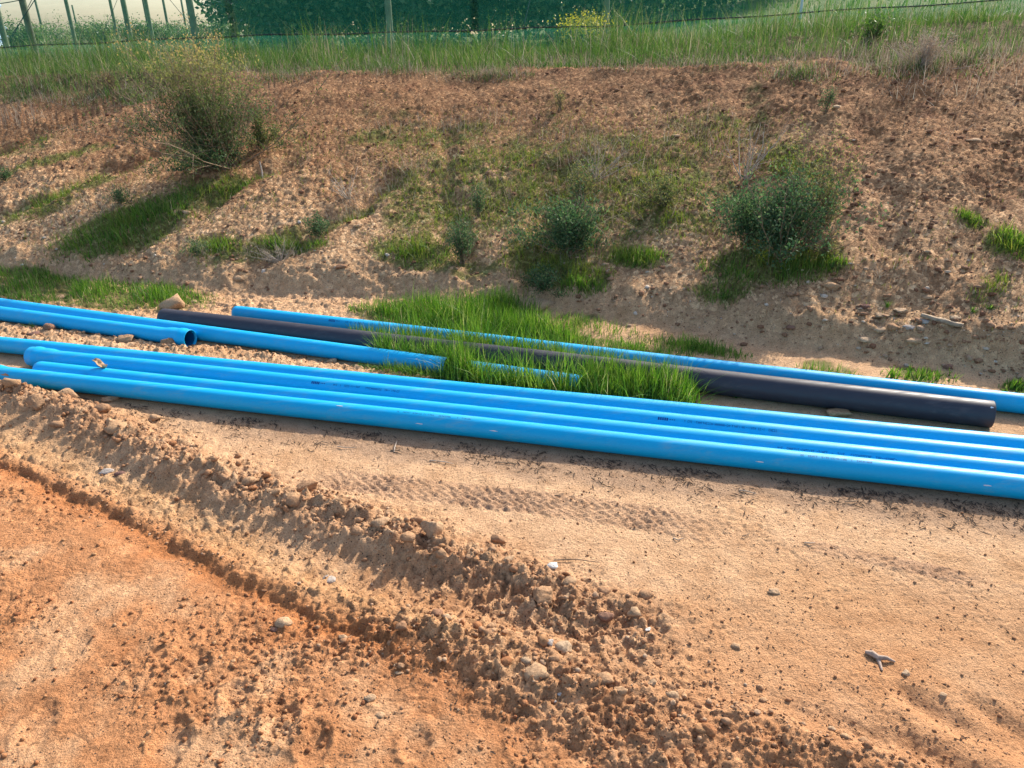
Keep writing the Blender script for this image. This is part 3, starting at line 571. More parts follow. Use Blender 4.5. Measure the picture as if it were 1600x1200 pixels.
# single stones: px, py (centre of the base), width px, tint, flatness, label
STONES = [
 (168, 628, 32, .55, .8, 'smooth tan stone lying just in front of the nearest blue pipe'),
 (243, 660, 22, .55, .8, 'small rounded tan stone between the clod berm and the nearest pipe'),
 (180, 690, 56, .50, .6, 'broad flat brown slab of earth on the berm crest'),
 (105, 632, 40, .55, .8, 'pale crumbly clod on top of the berm at the far left'),
 (60, 648, 34, .45, .8, 'squat ochre clod near the left end of the berm'),
 (160, 658, 30, .35, .8, 'upright brown clod just behind the broad flat slab'),
 (25, 624, 30, .5, .8, 'ochre clod at the left picture edge on the berm'),
 (90, 672, 26, .4, .8, 'tilted brown clod on the shaded face of the berm, left end'),
 (480, 772, 36, .42, .95, 'large blocky orange clod standing highest on the berm'),
 (432, 790, 24, .5, .95, 'cube-like clod left of the highest orange clod'),
 (462, 805, 30, .38, .7, 'flat clod below the highest orange clod'),
 (392, 772, 32, .48, .7, 'wide tan clod on the berm before the highest clod'),
 (355, 765, 26, .4, .8, 'brown lump on the berm left of the wide tan clod'),
 (530, 808, 28, .5, .9, 'rounded tan clod right of the highest orange clod'),
 (595, 838, 36, .55, .85, 'pale faceted clod on the berm above the tyre lug prints'),
 (650, 828, 24, .35, .7, 'reddish clod on the back edge of the berm above the lug prints'),
 (678, 855, 44, .6, .9, 'large pale angular clod at the middle of the berm'),
 (690, 885, 24, .45, .9, 'upright oval clod just below the large pale angular one'),
 (560, 845, 24, .4, .8, 'brown clod left of the pale faceted one'),
 (640, 870, 30, .42, .8, 'tan lump half buried below the pale angular clod'),
 (780, 850, 28, .38, .8, 'reddish brown clod behind the berm crest'),
 (795, 895, 22, .6, .8, 'long pale chip of stone on the berm right of centre'),
 (864, 900, 24, 1., .6, 'white angular stone at the right end of the berm'),
 (892, 922, 32, .55, .8, 'tan rounded stone right of the white angular stone'),
 (848, 945, 44, .42, .8, 'cracked ochre clump standing alone below the berm'),
 (888, 942, 22, .55, .9, 'oval tan stone beside the cracked ochre clump'),
 (945, 968, 30, .12, .8, 'purplish red stone on the sand beyond the berm end'),
 (992, 965, 26, .58, .8, 'clean tan pebble right of the purplish red stone'),
 (1013, 985, 12, 1., .6, 'tiny white chip below the clean tan pebble'),
 (1010, 935, 26, .4, .8, 'brown clod alone on the sand past the berm end'),
 (945, 930, 24, .35, .8, 'small brown clod where the berm runs out, behind the oval tan stone'),
 (858, 1015, 18, .88, 1., 'round grey pebble beside the big mottled stone'),
 (884, 1024, 36, .72, .9, 'big mottled grey and tan stone in the rubble of the second ridge'),
 (840, 1070, 48, .55, .6, 'long flat tan stone lying slantwise in the rubble'),
 (822, 1050, 20, .65, .8, 'pale pebble touching the upper end of the long flat stone'),
 (866, 1045, 20, .4, .8, 'brown stone above the long flat stone'),
 (865, 1100, 12, .89, .8, 'little bluish grey stone below the long flat stone'),
 (875, 1092, 10, .95, .8, 'little whitish stone next to the bluish grey one'),
 (945, 1078, 30, .45, .8, 'tan clod right of the long flat stone'),
 (968, 1100, 26, .52, .8, 'blocky tan clod in the right part of the rubble'),
 (1018, 1082, 16, .6, 1., 'upright pale chip at the right of the rubble'),
 (1052, 1100, 26, .62, .9, 'tall pale stone at the far right of the rubble'),
 (440, 980, 38, .62, .75, 'pale stone with a dark red base on the orange ground'),
 (428, 986, 16, .08, .6, 'dark red chip under the left end of the pale stone'),
 (626, 1045, 16, .4, 1., 'small block of orange earth standing in the rut'),
 (622, 1052, 12, .62, .8, 'pale pebble at the foot of the orange block'),
 (577, 1095, 24, .62, .5, 'grey buff flat stone sitting on the churned orange earth'),
 (593, 1118, 20, .55, .5, 'second flat chip just below the grey buff one'),
 (535, 1000, 16, .6, .7, 'light chip in the rusty red part of the rut'),
 (685, 975, 24, .2, .8, 'dark brown stone at the upper end of the rubble'),
 (700, 985, 18, .65, .8, 'pale stone next to the dark brown one'),
 (630, 1000, 24, .3, .8, 'orange brown clod left of the dark brown stone'),
 (768, 985, 26, .45, .6, 'half buried tan slab at the top of the rubble'),
 (513, 900, 26, .86, .6, 'flat greyish stone pressed into the shelf between ruts'),
 (165, 735, 24, .86, .6, 'smooth greyish stone in the shaded shelf at left'),
 (185, 740, 20, .02, .5, 'dark purple stone chip in the shaded shelf'),
 (1416, 1055, 16, .72, .8, 'small pale oblong stone beside the dry forked bark'),
 (1475, 1088, 14, .62, .9, 'small tan pebble right of the oblong stone'),
 (1150, 1012, 18, .55, .4, 'pale flake on the warm sand above the right ruts'),
 (1192, 1096, 18, .5, .7, 'tan clod where the right-hand ruts begin'),
 (1150, 1112, 18, .4, .8, 'brown clod left of the ruts, lower right ground'),
 (1300, 1140, 14, .7, .8, 'pale round pebble in the right rubble'),
 (1320, 1165, 20, .5, .8, 'tan pebble below the pale round one in the lower right'),
 (1350, 1160, 22, .45, .7, 'ochre clod among pebbles at the lower right'),
 (1210, 928, 22, .62, .35, 'pale worn stone flush with the sand plain'),
 (1310, 648, 44, .52, .6, 'pinkish tan stone between the black pipe and the blue pipes'),
 (270, 490, 44, .55, .8, 'large tan boulder at the end of the black pipe'),
 (305, 478, 16, .6, .8, 'small tan stone right of the boulder in the grass'),
 (265, 545, 26, .3, .8, 'brown stone in the dirt between the two pipe rows'),
 (78, 522, 24, .15, .8, 'purplish stone between the two pipe rows at left'),
 (52, 530, 20, .02, .6, 'dark stone touching the rear pipe of the front row'),
 (118, 522, 22, .45, .7, 'tan stone right of the purplish one between pipe rows'),
 (195, 540, 34, .45, .7, 'wide crumbly clod between the two pipe rows'),
 (520, 568, 24, .6, .7, 'pale clod by the cut end of the middle blue pipe'),
 (290, 372 - 40, 18, .65, .8, 'pale stone above the bright green patch at left'),
 (370, 430, 22, .6, .9, 'tan stone upright at the top of the bare bluff'),
 (535, 430, 22, .25, .6, 'dark flat stone on the lower bank left of the weed patch'),
 (560, 357, 16, .6, .8, 'light round stone on the gravel slope, centre left'),
 (845, 480, 90, .62, .25, 'wide pale flat slab of dried earth at the foot of the bank'),
 (1302, 452, 30, .55, .8, 'tan rock below the big dark bush, right side'),
 (1355, 470, 26, .05, .6, 'dark red stone on the lower bank right of the tan rock'),
 (1392, 455, 20, .28, .5, 'brown flat stone above the dark red stone'),
 (1375, 509, 34, .68, .35, 'flat pale slab second from the left in the slab cluster'),
 (1398, 515, 22, .42, .8, 'rounded brown stone in the middle of the slab cluster'),
 (1422, 512, 20, .85, .7, 'grey rounded stone right of the brown one in the cluster'),
 (1353, 532, 32, .72, .5, 'leaning pale slab at the lower left of the cluster'),
 (1430, 533, 30, .6, .45, 'thin tan slab at the lower right of the cluster'),
 (1450, 500, 28, .85, .45, 'grey flat stone beside the pale splinter of wood'),
 (1412, 480, 26, .7, .35, 'pale slab above the cluster'),
 (1380, 490, 24, .66, .3, 'upper thin slab left of the pale slab'),
 (1494, 500, 22, .74, .4, 'lone pale chip right of the splinter of wood'),
 (1452, 455, 22, .58, .6, 'light stone above the slab cluster on the bank'),
 (1234, 520, 18, .1, .7, 'dark reddish stone on the bank above the rear blue pipe'),
 (1482, 578, 18, .1, .6, 'red stone in the shaded earth above the rear pipe'),
 (1308, 172, 18, .74, .5, 'lone pale stone high on the bank above the big dark bush'),
 (1332, 215, 12, .85, .6, 'small pale stone on the open gravel below the lone one'),
 (1055, 240, 20, .4, .8, 'reddish stone in the weeds near the bare white twigs'),
 (1057, 212, 16, .6, .5, 'pale flat stone above the reddish stone in the weeds'),
 (1525, 222, 34, .6, .25, 'broad pale flake on the upper right bank'),
 (1340, 592, 16, .55, .8, 'tan pebble above the rear blue pipe, right of centre'),
]
def stones():
    for i, (px, py, wd, tint, fl, lab) in enumerate(STONES):
        P = on_ground(float(px), float(py)); d = (P - CAM) @ FW; size = wd / F_PX * d / 2 * .95
        V, Fc = rock_shape(3 if i % 4 == 0 else 2, 900 + i, .08); V = V.copy(); V[:, 2] *= fl
        V[:, 0] *= size / np.abs(V[:, 0]).max(); V[:, 1] *= size * .8 / np.abs(V[:, 1]).max(); V[:, 2] *= size
        a = random.uniform(-.5, .5); V[:, :2] = V[:, :2] @ np.array([[math.cos(a), -math.sin(a)], [math.sin(a), math.cos(a)]])
        nz = fbm(V[:, 0] / size * 2 + i, V[:, 1] / size * 2 + V[:, 2] / size, 1.3, 3, i); V = V * (1 + .28 * nz)[:, None]
        hh = -V[:, 2].min() * .30
        me = np_mesh('stone', V, Fc, [M_STONE], {'tint': np.clip(tint + .04 * nz, 0, 1)}, smooth=(i % 4 == 0))
        o = link('stone', me); o.location = (P[0], P[1] + size * .25, P[2] + hh)
        tag(o, lab, 'stone')
    # recurring clods that nothing tells apart: single objects, grouped by the ridge they lie on
    r = np.random.default_rng(77)
    protos = []
    for k in range(8):
        V, Fc = rock_shape(2, 600 + k, .25); protos.append(np_mesh('clod', V, Fc, [M_CLOD if k < 5 else M_ORANGE], {'tint': np.full(len(V), (.25, .45, .65, .8, .5, .4, .7, .9)[k])}))
    n = 0
    for pts, cnt, sd, bias, a, b, lab, grp in ((BERM, 80, .06, -.02, .2, .98, 'fist-sized clod of dry earth lying in the long berm beside the wheel rut', 'clods along the berm'),
                                        (BERM2, 24, .10, 0, .05, .8, 'clod of ochre earth lying in the rubble of the lower ridge', 'clods along the lower ridge')):
        x, y = along(pts, cnt, sd, 401 + cnt, a, b, bias); z = H(x, y)
        for q in range(cnt):
            o = link('clod', protos[r.integers(0, 8)]); s = float(.010 * 2.6 ** (r.uniform(0, 1) ** 1.6)); o.scale = (s * r.uniform(.9, 1.3), s, s * r.uniform(.7, 1)); o.rotation_euler = (r.uniform(-.4, .4), r.uniform(-.4, .4), r.uniform(0, 6.28))
            o.location = (x[q], y[q], z[q] + s * .3); tag(o, lab, 'clod', grp)
stones()

# ------------------------------------------------------------------ pipes
def lathe_pipe(name, root, prof, curve, mat, seg=40, inner=None):
    """prof: (s, radius) along the axis; curve(s)->(x,y,z) centre, axis along +x mostly"""
    s = np.array([p[0] for p in prof]); rr = np.array([p[1] for p in prof]); Cn = np.array([curve(q) for q in s])
    T = np.gradient(np.array([curve(q) for q in np.linspace(s.min() - .01, s.max() + .01, 5)]), axis=0)[2]; T /= np.linalg.norm(T)
    A = np.cross([0, 0, 1], T); A /= np.linalg.norm(A); B = np.cross(T, A); an = np.arange(seg) * 2 * np.pi / seg
    V = Cn[:, None] + rr[:, None, None] * (np.cos(an)[None, :, None] * A + np.sin(an)[None, :, None] * B)
    k = len(s); i = np.arange(k - 1)[:, None] * seg; j = np.arange(seg)[None]; jn = (j + 1) % seg
    Fc = np.stack([i + j, i + jn, i + seg + jn, i + seg + j], -1).reshape(-1, 4)
    me = np_mesh(name, V.reshape(-1, 3) - np.array(root.location), Fc, [mat], smooth=True); return link(name, me, root)
def make_pipe(key, label, grp, mat, mat_in, left='cut', right='cut', bend=None, name='water_pipe'):
    rad, zc, a, b, x0, x1 = PIPE[key]; n = math.sqrt(1 + b * b); L = (x1 - x0) * n
    rr_ = np.random.default_rng(ord(key)); ph = rr_.uniform(0, 6.28, 3)
    def curve(s):
        x = x0 + s / n; off = .004 * math.sin(s * 1.1 + ph[0]) + .002 * math.sin(s * 2.7 + ph[1]); zz = .0015 * math.sin(s * 1.7 + ph[2])
        if bend: bo, bz = bend(s / L); off += bo; zz += bz
        return (x - off * b / n, a + b * x + off / n, zc + zz)
    c0 = curve(0); root = empty(name, (c0[0], c0[1], 0), label, 'pipe', grp)
    th = .005; sA, sB = 0, L; segs = []
    bell = .17; br = rad * 1.165
    if left == 'bell': sA = bell + .05
    if right == 'bell': sB = L - bell - .05
    ss = np.linspace(sA, sB, 70); prof = [(q, rad) for q in ss]
    if left in ('cut', 'spigot'):
        pre = [(.3, rad - th), (sA + .0, rad - th)] + ([(sA, rad - .002), (sA + .004, rad)] if left == 'cut' else [(sA, rad - .0035), (sA + .022, rad)])
        prof = pre + [p for p in prof if p[0] > sA + .03]
    if right in ('cut', 'spigot'):
        prof = [p for p in prof if p[0] < sB - .03] + ([(sB - .003, rad), (sB, rad - .0015)] if right == 'cut' else [(sB - .022, rad), (sB, rad - .0035)]) + [(sB, rad - th), (sB - .4, rad - th)]
    lathe_pipe('barrel', root, prof, curve, mat)
    for side, kind in (('l', left), ('r', right)):
        if kind != 'bell': continue
        # socket: flare, ring groove bulge, mouth, inside
        q = [(.0, rad + .0003), (.05, br * .985), (.075, br), (.125, br), (.14, br * 1.07), (.158, br * 1.09), (.176, br * 1.07), (.186, br * 1.01), (.215, br * 1.005), (.22, br * .99), (.219, br - th), (.16, br * 1.05 - th), (.12, br - th), (.03, rad - .001)]
        pr = [((bell + .05) - u, r_) for u, r_ in q] if side == 'l' else [(L - bell - .05 + u, r_) for u, r_ in q]
        lathe_pipe('socket', root, pr, curve, mat)
    # inside wall for open ends, shade of the bore put into its colour
    for side, kind in (('l', left), ('r', right)):
        s0 = 0 if side == 'l' else L; sg = 1 if side == 'l' else -1; ri = rad - th - .0006
        lathe_pipe('inner_wall', root, [(s0 + sg * .012, ri), (s0 + sg * .5, ri), (s0 + sg * .5, .001)], curve, mat_in, 24)
    root['_c'] = 0; del root['_c']
    return root, curve, L
BLUE_FRONT = 'blue pipes of the front row'
pA = make_pipe('A', 'rearmost of the four blue pipes in the front row, running off both picture edges', BLUE_FRONT, M_BLUE, M_INSIDE_SHADED, 'cut', 'spigot', name='water_pipe')
pB = make_pipe('B', 'blue pipe second from the back in the front row, bulbous socket end at left', BLUE_FRONT, M_BLUE, M_INSIDE_SHADED, 'bell', 'spigot')
pC = make_pipe('C', 'blue pipe second from the front, plain rounded end carrying a dead leaf', BLUE_FRONT, M_BLUE, M_INSIDE_SHADED, 'spigot', 'cut')
pD = make_pipe('D', 'nearest blue pipe, flared end with a mud smear at left edge', BLUE_FRONT, M_BLUE, M_INSIDE_SHADED, 'bell', 'spigot')
pE = make_pipe('E', 'long blue pipe behind the front row ending in the green grass', 'blue pipes lying behind the front row', M_BLUE, M_INSIDE_SHADED, 'cut', 'cut', bend=lambda u: (.02 * math.sin(u * 3.1), 0))
pF = make_pipe('F', 'short reach of blue pipe at left with open flared mouth on the dirt', 'blue pipes lying behind the front row', M_BLUE, M_INSIDE_SHADED, 'cut', 'bell', bend=lambda u: (-.055 * u ** 2, 0))
pG = make_pipe('G', 'rearmost blue pipe at the foot of the bank, behind the black pipe', 'blue pipes lying behind the front row', M_BLUE, M_INSIDE_SHADED, 'spigot', 'cut')
pI = make_pipe('I', 'short stub of blue pipe half buried in grass, cut end at right', 'blue pipes lying behind the front row', M_BLUE, M_INSIDE_SHADED, 'cut', 'cut')
pH = make_pipe('H', 'thick black plastic pipe lying in front of the rearmost blue pipe', None, M_BLACK, M_BLACKIN, 'cut', 'cut', name='black_pipe')
def on_pipe(key, curve, s, ang, lift=.0006):
    rad, zc, a, b, x0, x1 = PIPE[key]; c = np.array(curve(s)); n = math.sqrt(1 + b * b); A = np.array([b / n, -1 / n, 0])   # towards the camera
    return c + (rad + lift) * (math.cos(ang) * np.array([0, 0, 1.]) + math.sin(ang) * A)
def s_at(key, px):
    rad, zc, a, b, x0, x1 = PIPE[key]; x = axis_x(a, b, rad, zc, px); return (x - x0) * math.sqrt(1 + b * b)
def printing(key, P, px0, px1, ang0, seed, hgt=.012, logo=True):
    root, curve, L = P; rad = PIPE[key][0]; s0, s1 = s_at(key, px0), s_at(key, px1); r = random.Random(seed); V, Fc = [], []
    def quad(sa, sb, ha, hb):
        k = len(V)
        for (ss_, hh_) in ((sa, ha), (sb, ha), (sb, hb), (sa, hb)): V.append(on_pipe(key, curve, ss_, ang0 + (.5 - hh_) * hgt / rad))
        Fc.append([k, k + 1, k + 2, k + 3])
    s = s0
    if logo:
        for k in range(5): quad(s + k * .011, s + k * .011 + .0085, -.15, 1.15)
        s += .06
        for k in range(3): quad(s + k * .011, s + k * .011 + .006, .3, .7)
        s += .075
    cw = .0085
    while s < s1:
        if r.random() < .17: s += cw * r.choice((1, 2)); continue
        t = r.random(); w_ = .0016
        if t < .3: quad(s, s + w_, 0, 1); quad(s + w_ + .0003, s + .006, .0, .18); quad(s + w_ + .0003, s + .006, .82, 1)
        elif t < .55: quad(s, s + w_, 0, 1); quad(s + .0048, s + .0064, 0, 1); quad(s + w_ + .0002, s + .0046, .4, .58)
        elif t < .7: quad(s, s + .006, .42, .6)
        elif t < .85: quad(s + .002, s + .0038, 0, 1)
        else: quad(s, s + .006, .8, 1); quad(s + .002, s + .0038, 0, .78)
        s += cw
    me = np_mesh('print_marking', np.array(V) - np.array(root.location), np.array(Fc), [M_INK]); link('print_marking', me, root)['kind'] = 'stuff'
printing('B', pB, 494, 632, .75, 1); printing('B', pB, 1030, 1212, .75, 2); printing('C', pC, 1215, 1400, 1.05, 3, logo=False); printing('D', pD, 1250, 1360, .35, 4, .010, False); printing('D', pD, 625, 740, .32, 6, .009, False); printing('G', pG, 520, 570, .7, 5, .014)
def smear(key, P, px0, px1, a0, a1, mat, name, seed):
    root, curve, L = P; s0, s1 = s_at(key, px0), s_at(key, px1); r = random.Random(seed); n = 14
    V = [on_pipe(key, curve, s0 + (s1 - s0) * .5, (a0 + a1) / 2, .0009)]
    for k in range(n):
        t = 2 * math.pi * k / n; q = r.uniform(.55, 1); V.append(on_pipe(key, curve, (s0 + s1) / 2 + (s1 - s0) / 2 * math.cos(t) * q, (a0 + a1) / 2 + (a1 - a0) / 2 * math.sin(t) * q, .0007))
    me = np_mesh(name, np.array(V) - np.array(root.location), np.array([[0, 1 + k, 1 + (k + 1) % n] for k in range(n)]), [mat]); link(name, me, root)
smear('D', pD, 14, 30, .85, 1.15, M_SMEAR, 'mud_smear', 1); smear('D', pD, 20, 24, .8, 1.0, M_SMEAR, 'mud_smear', 3); smear('H', pH, 1543, 1549, .55, .72, M_WHITE, 'scuff_mark', 2)
for k, (px, a_) in enumerate(((655, .7), (668, .95), (676, .6), (690, .8), (684, 1.1))): smear('E', pE, px, px + 5, a_, a_ + .12, M_WHITE, 'scuff_mark', 10 + k)
for k, (px, a_) in enumerate(((770, 1.2), (655, 1.3), (530, .35), (1530, 1.2), (1180, 1.3))): smear('D', pD, px, px + 16, a_, a_ + .12, M_WHITE, 'scuff_mark', 30 + k)

# ------------------------------------------------------------------ grass
def blades(x, y, z, h, wd, seed, lean=.45, segs=3, tint=None, curl=.6, wind=(0, 0)):
    r = np.random.default_rng(seed); n = len(x); az = r.uniform(0, 2 * np.pi, n); ln = np.abs(r.normal(0, lean, n)); face = r.uniform(0, np.pi, n)
    t = np.linspace(0, 1, segs + 1)
    D = np.stack([np.cos(az) * ln + wind[0], np.sin(az) * ln + wind[1]], -1); cu = curl * r.uniform(.4, 1.4, n)
    hor = (t[None] * .5 + t[None] ** 2 * cu[:, None]) * h[:, None]; up = h[:, None] * (t[None] - .35 * t[None] ** 2 * np.minimum(ln * cu, 1.2)[:, None])
    cx = x[:, None] + D[:, :1] * hor; cy = y[:, None] + D[:, 1:] * hor; cz = z[:, None] + up - .01
    ww = wd[:, None] * (1 - t[None]) ** .7 * .5; fx, fy = np.cos(face)[:, None] * ww, np.sin(face)[:, None] * ww
    Lp = np.stack([cx - fx, cy - fy, cz], -1)[:, :-1]; Rp = np.stack([cx + fx, cy + fy, cz], -1)[:, :-1]; tip = np.stack([cx, cy, cz], -1)[:, -1:]
    V = np.concatenate([Lp, Rp, tip], 1); nv = 2 * segs + 1; base = (np.arange(n) * nv)[:, None]
    Q = [np.stack([base[:, 0] + k, base[:, 0] + segs + k, base[:, 0] + segs + k + 1, base[:, 0] + k + 1], -1) for k in range(segs - 1)]
    T = np.stack([base[:, 0] + segs - 1, base[:, 0] + 2 * segs - 1, base[:, 0] + 2 * segs], -1)
    if tint is None: tint = r.beta(1.5, 1.5, n)
    return V.reshape(-1, 3), [np.concatenate(Q), T], np.repeat(tint, nv)
def join(parts):
    VV, QQ, TT, AA, off = [], [], [], [], 0
    for V, Fc, a in parts:
        VV.append(V); AA.append(a)
        for f in Fc: (QQ if f.shape[1] == 4 else TT).append(f + off)
        off += len(V)
    return np.concatenate(VV), ([np.concatenate(QQ)] if QQ else []) + ([np.concatenate(TT)] if TT else []), np.concatenate(AA)
def grass_obj(name, parts, mat, label):
    V, Fc, a = join(parts); o = link(name, np_mesh(name, V, Fc, [mat], {'tint': a})); o['kind'] = 'stuff'; o['label'] = label; return o
def px_ellipse(n, cx, cy, rx, ry, a, seed, power=.6):
    r = np.random.default_rng(seed); q = r.uniform(0, 2 * np.pi, n); d = r.uniform(0, 1, n) ** power; ex, ey = np.cos(q) * d * rx, np.sin(q) * d * ry; a = math.radians(a)
    return cx + ex * math.cos(a) - ey * math.sin(a), cy + ex * math.sin(a) + ey * math.cos(a), d
def ground_pts(px, py, free=.008):
    P = G(px, py); x, y = P[:, 0], P[:, 1]; k = (pipe_dist(x, y) > free) & (y > .5); x, y = x[k], y[k]; return x, y, H(x, y), k
def patch(n, e, h, wd, seed, tint=(1.5, 1.5), lean=.45, segs=3, clump=0, power=.72, curl=.6, wind=(0, 0)):
    e = (e[0], e[1], e[2] * 1.12, e[3] * 1.12, e[4]); px, py, dd = px_ellipse(n, *e, seed, power); x, y, z, kk = ground_pts(px, py); dd = dd[kk]; r = np.random.default_rng(seed + 1)
    cn = fbm(x, y, 3.0, 3, seed) if clump else np.zeros_like(x); k = r.uniform(-.5, .5, len(x)) < (cn * 2 + .5 - clump) if clump else np.ones(len(x), bool); x, y, z, cn, dd = x[k], y[k], z[k], cn[k], dd[k]; ragged = fbm(x, y, 7.0, 2, seed + 9)
    hh = h * r.uniform(.35, 1.15, len(x)) * (1 + .5 * cn) * (1.12 - .62 * sstep(.4, 1.0, dd + .5 * ragged)); return blades(x, y, z, hh, wd * r.uniform(.7, 1.3, len(x)), seed + 2, lean, segs, np.clip(r.beta(*tint, len(x)) + .15 * cn, 0, 1), curl, wind)
# the tall bright stand between the pipes
tall = [patch(3200, (720, 512, 120, 25, 6), .23, .006, 1), patch(1500, (830, 525, 90, 14, 7), .20, .006, 2), patch(2400, (740, 560, 150, 22, 7), .29, .006, 41), patch(2600, (930, 592, 170, 15, 5.5), .23, .006, 3), patch(900, (780, 488, 60, 12, 4), .22, .006, 4),
        patch(700, (630, 530, 60, 14, 6), .20, .006, 5), patch(1300, (650, 588, 85, 8, 6), .09, .005, 6, lean=.9), patch(1800, (820, 606, 140, 8, 5), .11, .005, 7, lean=.9), patch(500, (570, 532, 30, 9, 6), .13, .005, 8), patch(1500, (725, 585, 30, 20, 5), .24, .006, 42),
        patch(220, (1100, 606, 30, 5, 7), .12, .005, 33), patch(900, (840, 575, 100, 14, 5), .24, .006, 34), patch(600, (600, 495, 60, 8, 6), .12, .005, 35), patch(300, (600, 565, 50, 5, 6), .08, .005, 43, lean=.9), patch(1300, (1010, 600, 90, 9, 5), .20, .006, 44), patch(600, (980, 545, 100, 8, 7), .09, .005, 46)]
def band(n, x0, x1, ya, yb, h, wd, seed, bias=1.0, lean=.45):
    r = np.random.default_rng(seed); x = r.uniform(x0, x1, n); u = r.uniform(0, 1, n) ** bias; a, b = ya(x), yb(x); y = a + (b - a) * u; k = (pipe_dist(x, y) > .004) & (b > a) & (r.uniform(0, 1, n) < 1 - sstep(.85, 1, np.abs((x - (x0 + x1) / 2) / (x1 - x0) * 2)) * .8); x, y = x[k], y[k]
    cn = fbm(x, y, 4.0, 3, seed); return blades(x, y, H(x, y), h * r.uniform(.45, 1.15, len(x)) * (1 + .6 * cn), wd * r.uniform(.7, 1.3, len(x)), seed, lean, 3, np.clip(r.beta(1.5, 1.5, len(x)) + .15 * cn, 0, 1))
def yl(key, off): return lambda x: PIPE[key][2] + PIPE[key][3] * x + off
def fx(px): return axis_x(PIPE['H'][2], PIPE['H'][3], .07, .07, px)
tall += [band(3600, fx(690), fx(1075), yl('A', .10), yl('H', -.078), .24, .006, 61, .55), band(1500, fx(590), fx(760), yl('E', .058), yl('H', -.078), .21, .006, 62), band(1500, fx(610), fx(1000), yl('H', .078), yl('G', -.06), .17, .006, 63), band(1000, fx(905), fx(1090), yl('A', .08), yl('H', -.09), .18, .006, 64, .8)]
grass_obj('grass', tall, M_GRASS, 'tall bright green grass growing up between the pipes')
foot = [patch(2600, (130, 462, 200, 22, 4), .12, .006, 10, clump=.1), patch(900, (40, 438, 90, 14, 0), .10, .006, 11, clump=.2), patch(700, (250, 468, 70, 14, 6), .12, .006, 12), patch(900, (1085, 546, 85, 10, 8), .10, .005, 13), patch(500, (900, 512, 110, 10, 8), .12, .005, 14),
        patch(350, (1290, 585, 60, 9, 8), .09, .005, 15, clump=.3), patch(350, (1440, 590, 60, 9, 6), .07, .007, 16, clump=.3), patch(260, (1590, 606, 26, 8, 0), .07, .008, 17), patch(260, (690, 485, 60, 6, 4), .1, .005, 18), patch(400, (20, 470, 70, 8, 4), .10, .006, 19)]
grass_obj('grass', foot, M_GRASS, 'short green grass along the foot of the bank')
bankg = [patch(9500, (860, 290, 320, 120, 0), .075, .005, 151, clump=.25, power=.7, segs=2, lean=.8, tint=(2.6, 1.8)), patch(3600, (300, 290, 330, 90, -18), .075, .005, 152, clump=.35, power=.7, segs=2, lean=.8, tint=(2.6, 1.8)), patch(900, (1450, 400, 200, 130, 0), .05, .005, 153, clump=.5, power=.7, segs=2, lean=.9)]
for i, (cx, cy, rx, ry, a, s) in enumerate(PATCH[:30]):
    far = (cy < 280); bankg.append(patch(int(rx * ry * (.42 if s > .75 else .22) * (1.0 if not far else .8)), (cx, cy, rx, ry, a), .085 * s + .03, .006, 100 + i, clump=.25, power=.7, segs=2, lean=.6, tint=(2.4, 2.0)))
grass_obj('grass', bankg, M_MAT, 'thin weedy grass in patches down the bank')
bright = [patch(1500, (175, 365, 110, 28, -22), .13, .007, 200, clump=.1, wind=(-.1, -.1)), patch(700, (260, 330, 70, 18, -20), .11, .006, 201, clump=.1), patch(500, (1000, 405, 45, 14, 0), .10, .006, 202), patch(450, (905, 455, 45, 12, -5), .10, .006, 203), patch(500, (650, 400, 55, 22, 0), .08, .005, 204, clump=.1),
          patch(900, (1190, 425, 95, 26, 0), .11, .006, 205, clump=.1), patch(300, (1290, 415, 32, 10, 0), .08, .006, 206), patch(450, (455, 383, 45, 9, 0), .11, .006, 207), patch(300, (335, 390, 40, 12, -10), .10, .006, 208), patch(400, (1585, 385, 40, 16, 25), .10, .007, 209), patch(200, (1515, 335, 25, 7, 5), .07, .005, 210), patch(300, (370, 290, 60, 8, -18), .08, .005, 211), patch(260, (1130, 468, 40, 12, 0), .07, .005, 212), patch(250, (80, 305, 90, 8, -20), .07, .005, 213)]
grass_obj('grass', bright, M_GRASS, 'brighter green grass tufts on the bank')
# the meadow strip on top of the bank
def strip(n, t0, t1, h, wd, seed, tint, x0=-11, x1=11, clump=.0, lean=.35, segs=2, edge=0, power=1):
    r = np.random.default_rng(seed); x = r.uniform(x0, x1, n); tt0 = t0 - 4.2 + t_edge(x); t = tt0 + (np.maximum(t1, tt0 + .4) - tt0) * r.uniform(0, 1, n) ** power; cn = fbm(x, t * 1.3, .9, 3, seed + 3)
    if edge: t = t + edge * cn
    y = foot_y(x) + t / .962; k = r.uniform(0, 1, n) < .6 + 1.3 * cn - clump if clump else np.ones(n, bool); x, y, cn = x[k], y[k], cn[k]; z = H(x, y)
    hh = h * r.uniform(.4, 1.2, len(x)) * (1 + .9 * cn) * (1.25 - .5 * sstep(1, 5, x)); return blades(x, y, z, np.maximum(hh, .03), wd * r.uniform(.7, 1.3, len(x)), seed + 2, lean, segs, np.clip(r.beta(*tint, len(x)) + .2 * cn, 0, 1))
grass_obj('grass', [strip(34000, 4.15, 6.6, .17, .007, 301, (2.0, 1.8), edge=.5, lean=.6, segs=3), strip(14000, 5.7, 6.7, .38, .008, 302, (2.6, 1.8), clump=.15, edge=.4, lean=.5, segs=3), strip(8000, 4.2, 5.6, .24, .008, 304, (3.2, 1.8), clump=.45, edge=.4, lean=.5, segs=3), strip(6000, 6.3, 14, .22, .014, 303, (2.2, 2.0), -16, 18), strip(9000, 12, 40, .35, .035, 305, (2.6, 2.0), 2, 34)], M_MEADOW, 'unmown green grass along the top of the bank')
